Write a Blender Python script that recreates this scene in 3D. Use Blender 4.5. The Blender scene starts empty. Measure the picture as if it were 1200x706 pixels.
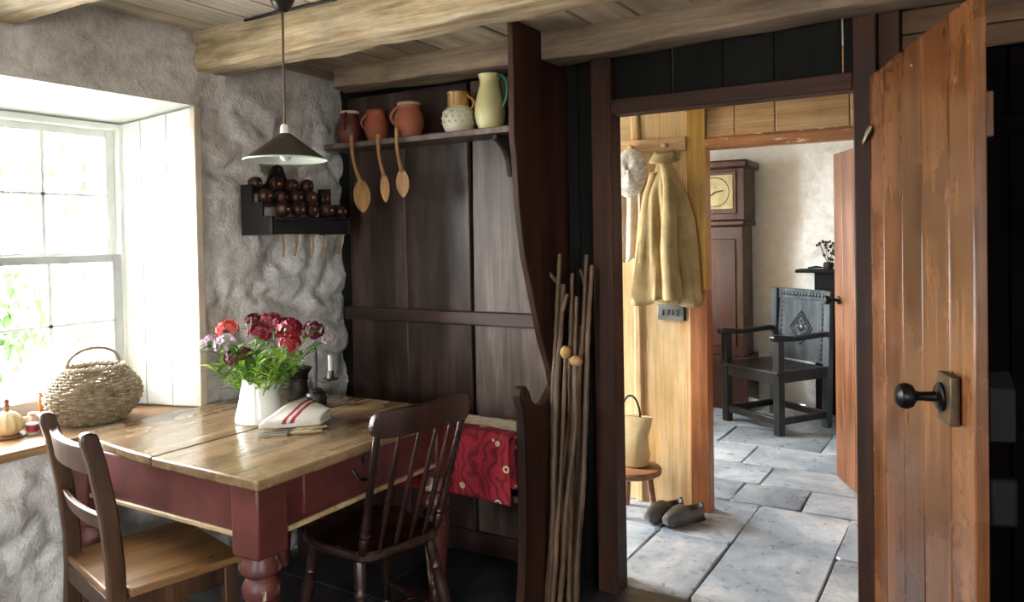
import bpy, bmesh, math, random
from mathutils import Vector, Matrix, Euler, noise
random.seed(7)
PI = math.pi
S = bpy.context.scene
COL = S.collection

# ------------------------------------------------------------------ camera, sky, exposure
cam_d = bpy.data.cameras.new('camera'); cam = bpy.data.objects.new('camera', cam_d); COL.objects.link(cam)
yaw, pitch, roll = 0.541857, -0.017901, -0.018077
_f = Vector((-math.sin(yaw) * math.cos(pitch), math.cos(yaw) * math.cos(pitch), math.sin(pitch)))
_r = Vector((math.cos(yaw), math.sin(yaw), 0)); _u = _r.cross(_f)
_r2 = _r * math.cos(roll) + _u * math.sin(roll); _u2 = -_r * math.sin(roll) + _u * math.cos(roll)
cam.matrix_world = Matrix(((_r2.x, _u2.x, -_f.x, 0), (_r2.y, _u2.y, -_f.y, 0), (_r2.z, _u2.z, -_f.z, 1.40), (0, 0, 0, 1)))
cam_d.sensor_width = 36; cam_d.lens = 904.15 / 1200 * 36; cam_d.shift_y = -(353 - 295.13) / 1200
cam_d.clip_start = 0.02
S.camera = cam
S.view_settings.view_transform = 'Standard'; S.view_settings.look = 'None'
S.view_settings.gamma = 1; S.view_settings.use_curve_mapping = False
S.view_settings.exposure = 2.6
world = bpy.data.worlds.new('sky'); S.world = world; world.use_nodes = True
wn = world.node_tree.nodes; wl = world.node_tree.links
bg = wn['Background']; bg.inputs[0].default_value = (0.95, 0.98, 1.0, 1); bg.inputs[1].default_value = 8.0
def portal(loc, w, h, rot):
    d = bpy.data.lights.new('sky_portal', 'AREA'); d.shape = 'RECTANGLE'; d.size = w; d.size_y = h
    d.cycles.is_portal = True
    o = bpy.data.objects.new('sky_portal', d); COL.objects.link(o); o.location = loc; o.rotation_euler = rot
EAST = (0, -PI / 2, 0)
portal((-3.31, 1.36, 1.32), 1.18, 1.15, EAST)      # kitchen window
portal((-3.31, -1.0, 1.35), 1.1, 1.2, EAST)       # fill window added beside the camera, unseen
portal((-3.31, 3.36, 1.04), 2.08, 0.84, EAST)      # open front door of the passage
portal((-3.31, 4.7, 1.45), 1.3, 1.4, EAST)          # window of the far room
portal((1.81, -1.3, 1.4), 0.8, 0.7, (0, PI / 2, 0))   # fill window added in the opposite wall, behind the camera
portal((-0.95, -2.66, 1.4), 0.7, 0.8, (PI / 2, 0, 0))   # fill window added in the wall behind the camera

# ------------------------------------------------------------------ materials
M = {}
def lin(h):
    h = h.lstrip('#'); v = [int(h[i:i + 2], 16) / 255 for i in (0, 2, 4)]
    return tuple((c / 12.92 if c <= .04045 else ((c + .055) / 1.055) ** 2.4) for c in v) + (1,)
class NT:
    def __init__(s, name):
        s.m = bpy.data.materials.new(name); s.m.use_nodes = True; s.t = s.m.node_tree; s.p = s.t.nodes['Principled BSDF']; M[name] = s.m
    def n(s, typ, **kw):
        nd = s.t.nodes.new(typ)
        for k, v in kw.items():
            if isinstance(k, str) and k.startswith('i_'): nd.inputs[k[2:]].default_value = v
            else: setattr(nd, k, v)
        return nd
    def l(s, a, b): s.t.links.new(a, b)
    def coord(s, scale, rnd=True):
        tc = s.n('ShaderNodeTexCoord'); mp = s.n('ShaderNodeMapping'); mp.inputs['Scale'].default_value = scale
        if rnd:
            oi = s.n('ShaderNodeObjectInfo'); mu = s.n('ShaderNodeMath', operation='MULTIPLY'); mu.inputs[1].default_value = 41.0
            s.l(oi.outputs['Random'], mu.inputs[0]); ad = s.n('ShaderNodeVectorMath', operation='ADD')
            s.l(tc.outputs['Object'], ad.inputs[0]); s.l(mu.outputs[0], ad.inputs[1]); s.l(ad.outputs[0], mp.inputs[0])
        else: s.l(tc.outputs['Object'], mp.inputs[0])
        return mp.outputs[0]
    def noise(s, vec, scale=1., detail=4., rough=.6, dist=0.):
        nd = s.n('ShaderNodeTexNoise'); nd.inputs['Scale'].default_value = scale; nd.inputs['Detail'].default_value = detail
        nd.inputs['Roughness'].default_value = rough; nd.inputs['Distortion'].default_value = dist; s.l(vec, nd.inputs['Vector']); return nd.outputs['Fac']
    def ramp(s, fac, stops):
        nd = s.n('ShaderNodeValToRGB'); e = nd.color_ramp.elements
        while len(e) < len(stops): e.new(.5)
        for i, (p, c) in enumerate(stops):
            e[i].position = p; e[i].color = c if len(c) == 4 else (*c, 1)
        s.l(fac, nd.inputs[0]); return nd.outputs[0]
    def rng(s, fac, a, b, lo, hi):
        nd = s.n('ShaderNodeMapRange'); nd.inputs[1].default_value = a; nd.inputs[2].default_value = b; nd.inputs[3].default_value = lo; nd.inputs[4].default_value = hi
        s.l(fac, nd.inputs[0]); return nd.outputs[0]
    def mix(s, fac, a, b, typ='MIX'):
        nd = s.n('ShaderNodeMixRGB', blend_type=typ)
        for sk, v in zip(nd.inputs, (fac, a, b)):
            if isinstance(v, (int, float)): sk.default_value = v
            elif isinstance(v, tuple): sk.default_value = v
            else: s.l(v, sk)
        return nd.outputs[0]
    def math(s, op, a, b):
        nd = s.n('ShaderNodeMath', operation=op)
        for sk, v in zip(nd.inputs, (a, b)):
            if isinstance(v, (int, float)): sk.default_value = v
            else: s.l(v, sk)
        return nd.outputs[0]
    def bump(s, h, strength=.3, dist=.01):
        nd = s.n('ShaderNodeBump'); nd.inputs['Strength'].default_value = strength; nd.inputs['Distance'].default_value = dist
        s.l(h, nd.inputs['Height']); s.l(nd.outputs[0], s.p.inputs['Normal'])
    def out(s, col=None, rough=.5, metal=0., spec=.5):
        if col is not None:
            if isinstance(col, tuple): s.p.inputs['Base Color'].default_value = col
            else: s.l(col, s.p.inputs['Base Color'])
        if isinstance(rough, (int, float)): s.p.inputs['Roughness'].default_value = rough
        else: s.l(rough, s.p.inputs['Roughness'])
        s.p.inputs['Metallic'].default_value = metal; s.p.inputs['Specular IOR Level'].default_value = spec
        return s.m
def wood(name, dark, mid, light, axis='Z', rough=.5, sc=1., bump=.25, var=.3, blotch=.35, wear=None, wear_at=.6, spec=.5):
    t = NT(name)
    def sv(al, ac): return tuple(al * sc if a == axis else ac * sc for a in 'XYZ')
    g = t.noise(t.coord(sv(.9, 9)), 1.6, 6, .62, .25)
    fine = t.noise(t.coord(sv(3, 110)), 1., 3, .6)
    bl = t.noise(t.coord((1, 1, 1)), 2.6 * sc, 4, .6)
    c = t.ramp(g, [(.28, lin(dark)), (.5, lin(mid)), (.74, lin(light))])
    c = t.mix(1., c, t.ramp(t.rng(fine, .3, .7, 0, 1), [(0, (.72, .7, .68)), (1, (1.08, 1.08, 1.08))]), 'MULTIPLY')
    c = t.mix(1., c, t.ramp(t.rng(bl, .3, .7, 0, 1), [(0, (1 - blotch,) * 3), (1, (1 + blotch * .35,) * 3)]), 'MULTIPLY')
    oi = t.n('ShaderNodeObjectInfo'); hs = t.n('ShaderNodeHueSaturation')
    t.l(t.rng(oi.outputs['Random'], 0, 1, 1 - var * .5, 1 + var * .5), hs.inputs['Value']); t.l(c, hs.inputs['Color']); c = hs.outputs[0]
    if wear:
        w1 = t.noise(t.coord(sv(2.2, 8)), 2.2, 8, .72, .3)
        c = t.mix(t.rng(w1, wear_at, wear_at + .04, 0, 1), c, lin(wear))
    h = t.math('ADD', t.math('MULTIPLY', g, .8), t.math('MULTIPLY', fine, .12))
    t.bump(h, bump * .6, .006)
    r = t.rng(bl, .3, .7, max(0, rough - .1), min(1, rough + .1))
    return t.out(c, r, 0, spec)
def plain(name, col, rough=.6, metal=0., col2=None, sc=20., bump=.08, spec=.5, detail=4, lo=.35, hi=.65):
    t = NT(name); n1 = t.noise(t.coord((1, 1, 1)), sc, detail, .6)
    a = lin(col); b = lin(col2) if col2 else tuple(x * .8 for x in a[:3]) + (1,)
    t.bump(n1, bump, .004)
    return t.out(t.mix(t.rng(n1, lo, hi, 0, 1), b, a), rough, metal, spec)
# wall of whitewashed rubble
def rubble(name, a, b, c, bs=.6, mot=.74):
    t = NT(name); co = t.coord((1, 1, 1), False)
    n1 = t.noise(co, 2.2, 6, .65, .5); n2 = t.noise(co, 14, 6, .7, .3); n3 = t.noise(co, 70, 4, .6)
    col = t.ramp(n1, [(.3, lin(a)), (.52, lin(b)), (.72, lin(c))])
    col = t.mix(1., col, t.ramp(n2, [(.3, (mot, mot * .985, mot * .965)), (.6, (1.03, 1.03, 1.03))]), 'MULTIPLY')
    h = t.math('ADD', t.math('MULTIPLY', n2, .8), t.math('MULTIPLY', n3, .25)); t.bump(h, bs, .03)
    return t.out(col, .85, 0, .25)
rubble('whitewash', '#c9c4bd', '#e0ddd8', '#f0eeeb', .8, .7)
rubble('far_plaster', '#dcdad4', '#e8e6e1', '#f0efec', .15, .93)
rubble('far_stone', '#d8d6d2', '#eae9e6', '#f4f3f1', .9, .8)
plain('white_paint', '#eef1ec', .45, sc=6, col2='#e2e7e0', bump=.03)
plain('beige_paint', '#cfc2ac', .5, sc=8)
plain('grey_paint', '#c6cac6', .45, sc=8, bump=.03)
wood('beam_wood', '#8a7350', '#cbb792', '#ece2cb', 'X', .75, sc=1.8, bump=.5, var=.12, blotch=.3, wear='#5d452c', wear_at=.70)
wood('beam_wood_brown', '#645342', '#877460', '#a69479', 'X', .8, sc=1.8, bump=.5, var=.1, blotch=.3)
wood('ceiling_wood', '#c4b6a1', '#ded5c5', '#ede7db', 'Y', .75, bump=.3, var=.22, blotch=.3)
wood('ceiling_wood_low', '#8d7c67', '#ad9c86', '#c8baa4', 'Y', .75, bump=.35, var=.3, blotch=.35)
wood('old_oak', '#1d120e', '#3d2b25', '#665249', 'Z', .42, bump=.35, var=.3, blotch=.45)
wood('old_oak_x', '#20140f', '#3d2822', '#574038', 'X', .4, bump=.3, var=.15, blotch=.35)
wood('oak_grey', '#3d302a', '#685850', '#8d7f74', 'Z', .4, bump=.4, var=.05, blotch=.4)
wood('brown_post', '#26150e', '#40261b', '#553628', 'Z', .6, bump=.25, var=.1, spec=.25)
wood('brown_post_x', '#26150e', '#40261b', '#553628', 'X', .6, bump=.25, var=.1, spec=.25)
wood('head_wood', '#4d3520', '#6f5034', '#8d6b48', 'X', .7, bump=.3, var=.25)
wood('black_board', '#0a0a08', '#12120f', '#1d1d18', 'Z', .75, bump=.2, var=.4, spec=.2)
wood('door_wood', '#4a2a15', '#774826', '#9b683e', 'Z', .27, bump=.15, var=.5, blotch=.45)
wood('door_wood_far', '#5f3519', '#8a532c', '#a87648', 'Z', .4, bump=.3, var=.3, blotch=.35, wear='#c9a689', wear_at=.7)
wood('honey', '#cb9d5c', '#e2bd86', '#f0d8ae', 'Z', .42, bump=.15, var=.16, blotch=.25)
wood('honey_x', '#c08a4a', '#dab07a', '#eccd9f', 'X', .42, bump=.15, var=.16, blotch=.3)
wood('chipped_yellow', '#b58432', '#c9993f', '#d8ae58', 'Z', .45, bump=.35, var=.1, wear='#4a2c14', wear_at=.62)
wood('chipped_header', '#8d5426', '#ad6d38', '#c98d52', 'X', .5, bump=.4, var=.1, wear='#e2cda6', wear_at=.54)
wood('post_wood', '#8a4c24', '#b06c3a', '#c98a56', 'Z', .42, bump=.2, var=.1)
wood('pale_beam', '#a99a78', '#c8bd9c', '#ddd4ba', 'X', .7, bump=.3, var=.1)
wood('table_wood', '#5a442d', '#846a4b', '#a58c68', 'Y', .24, bump=.25, var=.12, blotch=.4, wear='#3d2613', wear_at=.74)
plain('table_red', '#5f2c27', .42, sc=9, col2='#4a211d', bump=.15)
wood('table_red_worn', '#45201c', '#5f2c27', '#703a33', 'Z', .42, bump=.2, var=.05, wear='#bfae94', wear_at=.56)
wood('worn_edge', '#9a7d58', '#bda27a', '#d6c29c', 'X', .5, bump=.2, var=.05, wear='#6e2a24', wear_at=.66)
wood('chair_oak', '#2c1d12', '#4d3422', '#6d4e34', 'Z', .38, bump=.2, var=.12)
wood('chair_seat', '#5b3f22', '#84603a', '#a5825a', 'Y', .32, bump=.05, var=.05, blotch=.28)
wood('chair_dark', '#180e0b', '#2d1914', '#472b22', 'Z', .3, bump=.12, var=.1)
wood('black_oak', '#131111', '#252120', '#3a3634', 'Z', .38, bump=.3, var=.15)
wood('grey_oak', '#2c3235', '#495156', '#687176', 'Z', .75, bump=.35, var=.05, blotch=.35, spec=.2)
wood('clock_wood', '#200f09', '#3b1b11', '#572c1c', 'Z', .38, bump=.15, var=.12)
wood('sill_wood', '#7b5836', '#a67f55', '#c6a57b', 'Y', .4, bump=.2, var=.05)
wood('spoon_wood', '#8a6238', '#b38753', '#cba36e', 'Z', .55, bump=.12, var=.25, sc=3)
wood('stool_wood', '#6b4226', '#8f5c38', '#b0805a', 'X', .5, bump=.2, var=.1)
wood('turned_wood', '#27120e', '#42211a', '#5f352a', 'Z', .38, bump=.12, var=.5, sc=3)
wood('rack_black', '#0d0d0d', '#191918', '#2a2a28', 'Y', .5, bump=.15, var=.1)
wood('stick_wood', '#3a2a1c', '#5f4731', '#866a4b', 'Z', .6, bump=.5, var=.6, sc=2)
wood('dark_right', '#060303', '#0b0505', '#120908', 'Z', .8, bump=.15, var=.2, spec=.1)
plain('iron', '#17181a', .35, .6, sc=30)
plain('iron_rough', '#1f1a18', .65, .3, sc=30, bump=.2)
plain('steel_worn', '#8d8474', .4, .8, sc=25)
plain('lock_metal', '#5c4a34', .45, .5, sc=20, col2='#3a2e20')
plain('brass', '#8f7a3c', .4, .9, sc=30)
plain('pewter', '#5a5a55', .35, .85, sc=20, col2='#3d3d3a')
plain('terracotta', '#9c5036', .55, sc=7, col2='#7c3b28', bump=.1)
plain('terracotta_dark', '#6f3124', .5, sc=7, col2='#50221a', bump=.1)
plain('terracotta_pale', '#b0694a', .6, sc=7, col2='#94533a', bump=.1)
plain('rim_cream', '#cdbba0', .5, sc=12, col2='#a98a6a')
plain('cream_glaze', '#d8d2bc', .3, sc=12, col2='#c2bba4')
plain('yellow_glaze', '#b98a3c', .3, sc=10, col2='#a07430')
plain('cream_enamel', '#d6cf9c', .22, sc=4, col2='#cbc38e', bump=.02)
plain('green_enamel', '#2c6a50', .3, sc=9)
plain('white_enamel', '#e9e9e4', .2, sc=4, col2='#dfdfd8', bump=.02)
plain('lamp_brown', '#2a2422', .35, .2, sc=8, col2='#3a322e', bump=.03)
plain('lamp_white', '#dfeae2', .35, sc=8, bump=.02)
plain('bakelite', '#161211', .35, sc=8)
plain('cord', '#6d5c48', .8, sc=60)
plain('cable_black', '#151413', .5, sc=30)
plain('wax', '#efeadb', .5, sc=10)
plain('wicker', '#9c8b70', .6, sc=40, col2='#6f5e46', bump=.2)
plain('wicker_pale', '#c9bea6', .6, sc=40, col2='#a3937a', bump=.2)
plain('wicker_dark', '#6a4c36', .6, sc=40, col2='#4b3323', bump=.2)
plain('linen', '#d9d3c6', .85, sc=180, col2='#c3bbab', bump=.2)
plain('bone', '#b9a684', .4, sc=30, col2='#8f7a58')
plain('blade', '#8f8d86', .3, .9, sc=30)
plain('coat_cloth', '#ad9566', .85, sc=9, col2='#8f784c', bump=.15)
plain('coat_lining', '#7d6537', .85, sc=9)
plain('cap_cloth', '#ddd5c8', .9, sc=55, col2='#a9a195', bump=.4)
plain('apron_cloth', '#dccdb8', .85, sc=8, col2='#c9a98a', bump=.1)
plain('bag_cloth', '#d9c193', .7, sc=7, col2='#c6a771', bump=.1)
plain('clog', '#5f5a55', .5, sc=12, col2='#494541', bump=.15)
plain('plate_grey', '#8f8d88', .5, .3, sc=25, col2='#75736f', bump=.2)
plain('ink', '#131313', .6)
plain('thread_red', '#a3243c', .7, sc=90, bump=.3); plain('thread_dark', '#8a1d33', .7, sc=90, bump=.3)
plain('thread_orange', '#b86a1f', .6, sc=60, bump=.2); plain('thread_pale', '#d9c8b4', .7, sc=60)
plain('quilt_cream', '#c9bfa6', .85, sc=30, col2='#a89a80', bump=.3)
plain('dial', '#a39a72', .4, .2, sc=14, col2='#82764c', bump=.1)
plain('leaf', '#557f24', .5, sc=14, col2='#3a651a'); plain('leaf_pale', '#a3c63c', .5, sc=14, col2='#7ca82c')
plain('stem_green', '#5d7f2f', .5, sc=20)
plain('petal_crimson', '#991230', .6, sc=60, col2='#6a0a20'); plain('petal_dark', '#640c24', .6, sc=60, col2='#3c0716')
plain('petal_pink', '#d2354c', .6, sc=60, col2='#e0785f'); plain('petal_red', '#a81f26', .6, sc=60, col2='#7d141b')
plain('petal_white', '#d9cdd2', .6, sc=40, col2='#a888a0')
plain('gravel', '#b3aea6', .9, sc=3, col2='#a39d94'); plain('garden_leaf', '#4a6a35', .8, sc=3, col2='#33502a', bump=.05)  # garden ground is neutral gravel so its bounce light adds no green
plain('bark', '#7a6a58', .9, sc=12, bump=.4); plain('dark_leaf', '#22281c', .6, sc=20)
plain('hearth_black', '#0c0a0a', .65, sc=8, bump=.2, spec=.2); plain('side_table', '#8a4f3c', .4, sc=8)
def slate(name, a, b, c3, r0, r1):
    t = NT(name); co = t.coord((1, 1, 1)); n1 = t.noise(co, 2.4, 6, .65, .6); n2 = t.noise(co, 22, 6, .7, .4)
    c = t.ramp(n1, [(.28, lin(a)), (.5, lin(b)), (.72, lin(c3))])
    c = t.mix(1., c, t.ramp(n2, [(.3, (.72, .72, .74)), (.62, (1.06, 1.06, 1.06))]), 'MULTIPLY')
    oi = t.n('ShaderNodeObjectInfo'); hs = t.n('ShaderNodeHueSaturation'); t.l(t.rng(oi.outputs['Random'], 0, 1, .8, 1.15), hs.inputs['Value']); t.l(c, hs.inputs['Color'])
    t.bump(t.math('ADD', n1, t.math('MULTIPLY', n2, .35)), .45, .02); t.out(hs.outputs[0], t.rng(n2, .3, .7, r0, r1))
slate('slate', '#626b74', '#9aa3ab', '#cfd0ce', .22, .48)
slate('slate_shaded', '#26262a', '#37373a', '#4a4744', .35, .55)  # same slate with the main room's shade put into its colour
plain('mortar', '#5f5d58', .9, sc=40, bump=.4)
t = NT('glass'); gl = t.n('ShaderNodeBsdfGlossy'); gl.inputs['Roughness'].default_value = .02; tr = t.n('ShaderNodeBsdfTransparent'); mx = t.n('ShaderNodeMixShader')
fr = t.n('ShaderNodeFresnel'); fr.inputs[0].default_value = 1.3
t.l(fr.outputs[0], mx.inputs[0]); t.l(tr.outputs[0], mx.inputs[1]); t.l(gl.outputs[0], mx.inputs[2]); t.l(mx.outputs[0], t.t.nodes['Material Output'].inputs[0])
t = NT('stripe_linen'); tc = t.n('ShaderNodeTexCoord'); sx = t.n('ShaderNodeSeparateXYZ'); t.l(tc.outputs['Object'], sx.inputs[0]); fac = None
for c0 in (-.012, .012):
    d = t.math('ABSOLUTE', t.math('SUBTRACT', sx.outputs[0], c0), 0.); k = t.math('LESS_THAN', d, .0065); fac = k if fac is None else t.math('MAXIMUM', fac, k)
nn = t.noise(t.coord((1, 1, 1)), 160, 2, .5)
t.bump(nn, .2, .002); t.out(t.mix(fac, t.mix(nn, lin('#bdb5a6'), lin('#e0dbd0')), lin('#a02234')), .85)
t = NT('quilt_red'); co = t.coord((1, 1, 1), False)
v = t.n('ShaderNodeTexVoronoi'); v.inputs['Scale'].default_value = 15; t.l(co, v.inputs['Vector'])
v2 = t.n('ShaderNodeTexVoronoi', feature='DISTANCE_TO_EDGE'); v2.inputs['Scale'].default_value = 26; t.l(co, v2.inputs['Vector'])
ring = t.math('LESS_THAN', t.math('ABSOLUTE', t.math('SUBTRACT', v.outputs['Distance'], .17), 0.), .05)
wv = t.n('ShaderNodeTexWave'); wv.inputs['Scale'].default_value = 7; wv.inputs['Distortion'].default_value = 22; wv.inputs['Detail'].default_value = 2; t.l(co, wv.inputs['Vector'])
c = t.mix(t.rng(wv.outputs['Fac'], .55, .8, 0, .75), lin('#9c2230'), lin('#5c1520'))
c = t.mix(ring, c, lin('#cdb896'))
nn = t.noise(co, 24, 3, .5); t.bump(nn, .4, .01); t.out(c, .9)

# ------------------------------------------------------------------ mesh building
class MB:
    def __init__(s, o=(0, 0, 0)): s.v = []; s.f = []; s.o = Vector(o); s.M = None
    def p(s, q):
        q = Vector(q)
        if s.M is not None: q = s.M @ q
        s.v.append(q - s.o); return len(s.v) - 1
    def face(s, pts): s.f.append([s.p(q) for q in pts])
    def box(s, x0, x1, y0, y1, z0, z1):
        return s.hexa([(x0, y0, z0), (x1, y0, z0), (x1, y1, z0), (x0, y1, z0), (x0, y0, z1), (x1, y0, z1), (x1, y1, z1), (x0, y1, z1)])
    def hexa(s, P):
        i = [s.p(q) for q in P]
        for a in ((3, 2, 1, 0), (4, 5, 6, 7), (0, 1, 5, 4), (1, 2, 6, 5), (2, 3, 7, 6), (3, 0, 4, 7)): s.f.append([i[k] for k in a])
        return s
    def prism(s, pts, d):
        d = Vector(d); a = [s.p(q) for q in pts]; b = [s.p(Vector(q) + d) for q in pts]; n = len(pts)
        s.f.append(a[::-1]); s.f.append(b)
        for k in range(n): s.f.append([a[k], a[(k + 1) % n], b[(k + 1) % n], b[k]])
        return s
    def loft(s, rings, closed=True, caps=True):
        I = [[s.p(q) for q in r] for r in rings]; n = len(I[0])
        for a, b in zip(I[:-1], I[1:]):
            for k in range(n if closed else n - 1): s.f.append([a[k], a[(k + 1) % n], b[(k + 1) % n], b[k]])
        if caps and closed: s.f.append(I[0][::-1]); s.f.append(I[-1])
        return s
    def tube(s, pts, r, n=8, caps=True, flat=None, closed=False):
        pts = [Vector(q) for q in pts]; m = len(pts); R = r if isinstance(r, (list, tuple)) else [r] * m
        rings = []; prev = None
        for k in range(m):
            if closed: tg = (pts[(k + 1) % m] - pts[k - 1]).normalized()
            else: tg = (pts[min(k + 1, m - 1)] - pts[max(k - 1, 0)]).normalized()
            if prev is None:
                a = Vector((0, 0, 1)) if abs(tg.z) < .9 else Vector((1, 0, 0)); nx = (a - tg * a.dot(tg)).normalized()
            else: nx = (prev - tg * prev.dot(tg)).normalized()
            prev = nx; ny = tg.cross(nx); fl = flat or 1.
            rings.append([pts[k] + (nx * math.cos(2 * PI * j / n) + ny * math.sin(2 * PI * j / n) * fl) * R[k] for j in range(n)])
        if closed: rings.append(rings[0])
        return s.loft(rings, True, caps and not closed)
    def lathe(s, prof, n=24, c=(0, 0, 0), T=None, sx=1., sy=1.):
        c = Vector(c); rings = []
        for r, z in prof:
            ring = []
            for j in range(n):
                q = Vector((math.cos(2 * PI * j / n) * max(r, 1e-4) * sx, math.sin(2 * PI * j / n) * max(r, 1e-4) * sy, z))
                if T is not None: q = T @ q
                ring.append(c + q)
            rings.append(ring)
        return s.loft(rings, True, True)
    def ell(s, c, r, nu=14, nv=9, T=None):
        return s.lathe([(math.sin(PI * k / nv), -math.cos(PI * k / nv)) for k in range(nv + 1)], nu, c, (T or Matrix.Identity(3)) @ Matrix.Diagonal(Vector(r)).to_3x3())
    def grid(s, nu, nv, fn):
        I = [[s.p(fn(i / nu, j / nv)) for j in range(nv + 1)] for i in range(nu + 1)]
        for i in range(nu):
            for j in range(nv): s.f.append([I[i][j], I[i + 1][j], I[i + 1][j + 1], I[i][j + 1]])
        return s
def mk(name, mb, mat, parent=None, bevel=0., seg=2, sub=0, ang=38, solid=0., recalc=True, kind=None, label=None):
    me = bpy.data.meshes.new(name); me.from_pydata([tuple(q) for q in mb.v], [], mb.f)
    if recalc:
        b = bmesh.new(); b.from_mesh(me); bmesh.ops.recalc_face_normals(b, faces=b.faces); b.to_mesh(me); b.free()
    me.polygons.foreach_set('use_smooth', [True] * len(me.polygons)); me.set_sharp_from_angle(angle=math.radians(ang))
    me.materials.append(M[mat]); me.update()
    o = bpy.data.objects.new(name, me); COL.objects.link(o)
    if parent is not None: o.parent = parent
    if solid: md = o.modifiers.new('s', 'SOLIDIFY'); md.thickness = solid; md.offset = 0
    if bevel:
        md = o.modifiers.new('b', 'BEVEL'); md.width = bevel; md.segments = seg; md.limit_method = 'ANGLE'; md.angle_limit = math.radians(40)
    if sub: md = o.modifiers.new('u', 'SUBSURF'); md.levels = sub; md.render_levels = sub
    if kind: o['kind'] = kind
    if label: o['label'] = label
    return o
def tag(o, label, cat, group=None):
    o['label'] = label; o['category'] = cat
    if group: o['group'] = group
    return o
def thing(name, label, cat, loc=(0, 0, 0), rz=0., group=None):
    o = bpy.data.objects.new(name, None); COL.objects.link(o); o.location = loc; o.rotation_euler = (0, 0, rz); o.empty_display_size = .05
    return tag(o, label, cat, group)
def struct(name, loc=(0, 0, 0), rz=0., label=None):
    o = bpy.data.objects.new(name, None); COL.objects.link(o); o.location = loc; o.rotation_euler = (0, 0, rz); o['kind'] = 'structure'
    if label: o['label'] = label
    return o
def ss(a, b, x):
    x = max(0., min(1., (x - a) / (b - a))); return x * x * (3 - 2 * x)
def fr3(x, y, z, o=4): return noise.fractal(Vector((x, y, z)), .9, 2., o)

# ------------------------------------------------------------------ left wall with its openings
OPEN = [(.70, 2.02, .735, 1.955), (-1.55, -.45, .75, 1.95), (2.94, 3.78, -.01, 2.08), (4.0, 5.4, .8, 2.1)]  # second opening is the fill window added beside the camera
def relief(y, z):
    wy = y + .10 * fr3(y * 3, z * 3, 5.); wz = z + .08 * fr3(y * 3, z * 3, 9.)
    d, _ = noise.voronoi(Vector((wy * 4.2, wz * 6.0, 1.3)))
    lump = ss(0, .42, d[1] - d[0])
    rid = noise.ridged_multi_fractal(Vector((wy * 2.6, wz * 3.4, 3.)), .95, 2.1, 5, 1., 2.)
    rid2 = noise.ridged_multi_fractal(Vector((wy * 7.5, wz * 8.5, 8.)), 1., 2., 3, 1., 2.)
    r = .030 * (lump - .6) + .024 * (rid - 1.1) + .013 * (rid2 - 1.) + .010 * fr3(y * 4, z * 4, 2.)
    if z > 1.96: r *= 1 - .6 * ss(1.96, 2.0, z)
    e = 1.
    for (a, b, c, dd) in OPEN:
        q = max(max(a - y, y - b), max(c - z, z - dd)); e = min(e, ss(0, .07, q))
    return r * e
def lines(a, b, step, extra):
    n = int(round((b - a) / step)); L = sorted([a + (b - a) * i / n for i in range(n + 1)] + extra); out = [L[0]]
    for q in L[1:]:
        if q - out[-1] > 1e-6: out.append(q)
    ex = set(extra)
    return [q for i, q in enumerate(out) if q in ex or i in (0, len(out) - 1) or min((abs(q - k) for k in ex), default=1) > step * .35]
ys = lines(-2.3, 6.6, .016, [q for o in OPEN for q in o[:2]]); zs = lines(0., 2.32, .016, [q for o in OPEN for q in o[2:] if q > 0])
mb = MB(); idx = {}
def inop(y, z): return any(a < y < b and c < z < d for a, b, c, d in OPEN)
for i, y in enumerate(ys):
    for j, z in enumerate(zs): idx[i, j] = mb.p((-2.69 + relief(y, z), y, z))
for i in range(len(ys) - 1):
    for j in range(len(zs) - 1):
        if not inop((ys[i] + ys[i + 1]) / 2, (zs[j] + zs[j + 1]) / 2): mb.f.append([idx[i, j], idx[i + 1, j], idx[i + 1, j + 1], idx[i, j + 1]])
YS = sorted({-2.3, 6.6, *[q for o in OPEN for q in o[:2]]}); ZS = sorted({0., 2.32, *[max(0, q) for o in OPEN for q in o[2:]]})
for i in range(len(YS) - 1):
    for j in range(len(ZS) - 1):
        if not inop((YS[i] + YS[i + 1]) / 2, (ZS[j] + ZS[j + 1]) / 2):
            mb.face([(-3.3, YS[i], ZS[j]), (-3.3, YS[i], ZS[j + 1]), (-3.3, YS[i + 1], ZS[j + 1]), (-3.3, YS[i + 1], ZS[j])])
for (a, b, c, d) in OPEN[1:]:
    c = max(c, 0)
    for q in ([(a, c), (a, d)], [(b, d), (b, c)], [(a, d), (b, d)], [(b, c), (a, c)]):
        mb.face([(-2.69, *q[0]), (-3.3, *q[0]), (-3.3, *q[1]), (-2.69, *q[1])])
w = mk('wall_left', mb, 'whitewash', None, ang=80, recalc=False); w['kind'] = 'structure'; w['label'] = 'rough whitewashed rubble stone wall around the window'

# window 1
W = struct('window_1', (-3.05, 1.36, .735)); o = W.location
def wpart(name, boxes, mat, parent=W, bevel=.003, **k):
    mb = MB(o)
    for b in boxes: mb.box(*b)
    return mk(name, mb, mat, parent, bevel, **k)
mb = MB(o)      # painted splays of the opening
a0, a1, c0, c1 = .70, 2.02, .735, 1.955; b0, b1, d1 = .79, 1.935, 1.90
mb.face([(-2.69, a0, c1), (-2.69, a1, c1), (-3.06, b1, d1), (-3.06, b0, d1)]); mb.face([(-2.69, a0, c0), (-2.69, a0, c1), (-3.06, b0, d1), (-3.06, b0, c0)])
mb.face([(-2.69, a1, c1), (-2.69, a1, c0), (-3.06, b1, c0), (-3.06, b1, d1)])
for q in ([(b0, c0), (b0, d1)], [(b1, d1), (b1, c0)], [(b0, d1), (b1, d1)], [(b1, c0), (b0, c0)]): mb.face([(-3.06, *q[0]), (-3.3, *q[0]), (-3.3, *q[1]), (-3.06, *q[1])])
mk('reveal', mb, 'white_paint', W, recalc=False)
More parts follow.
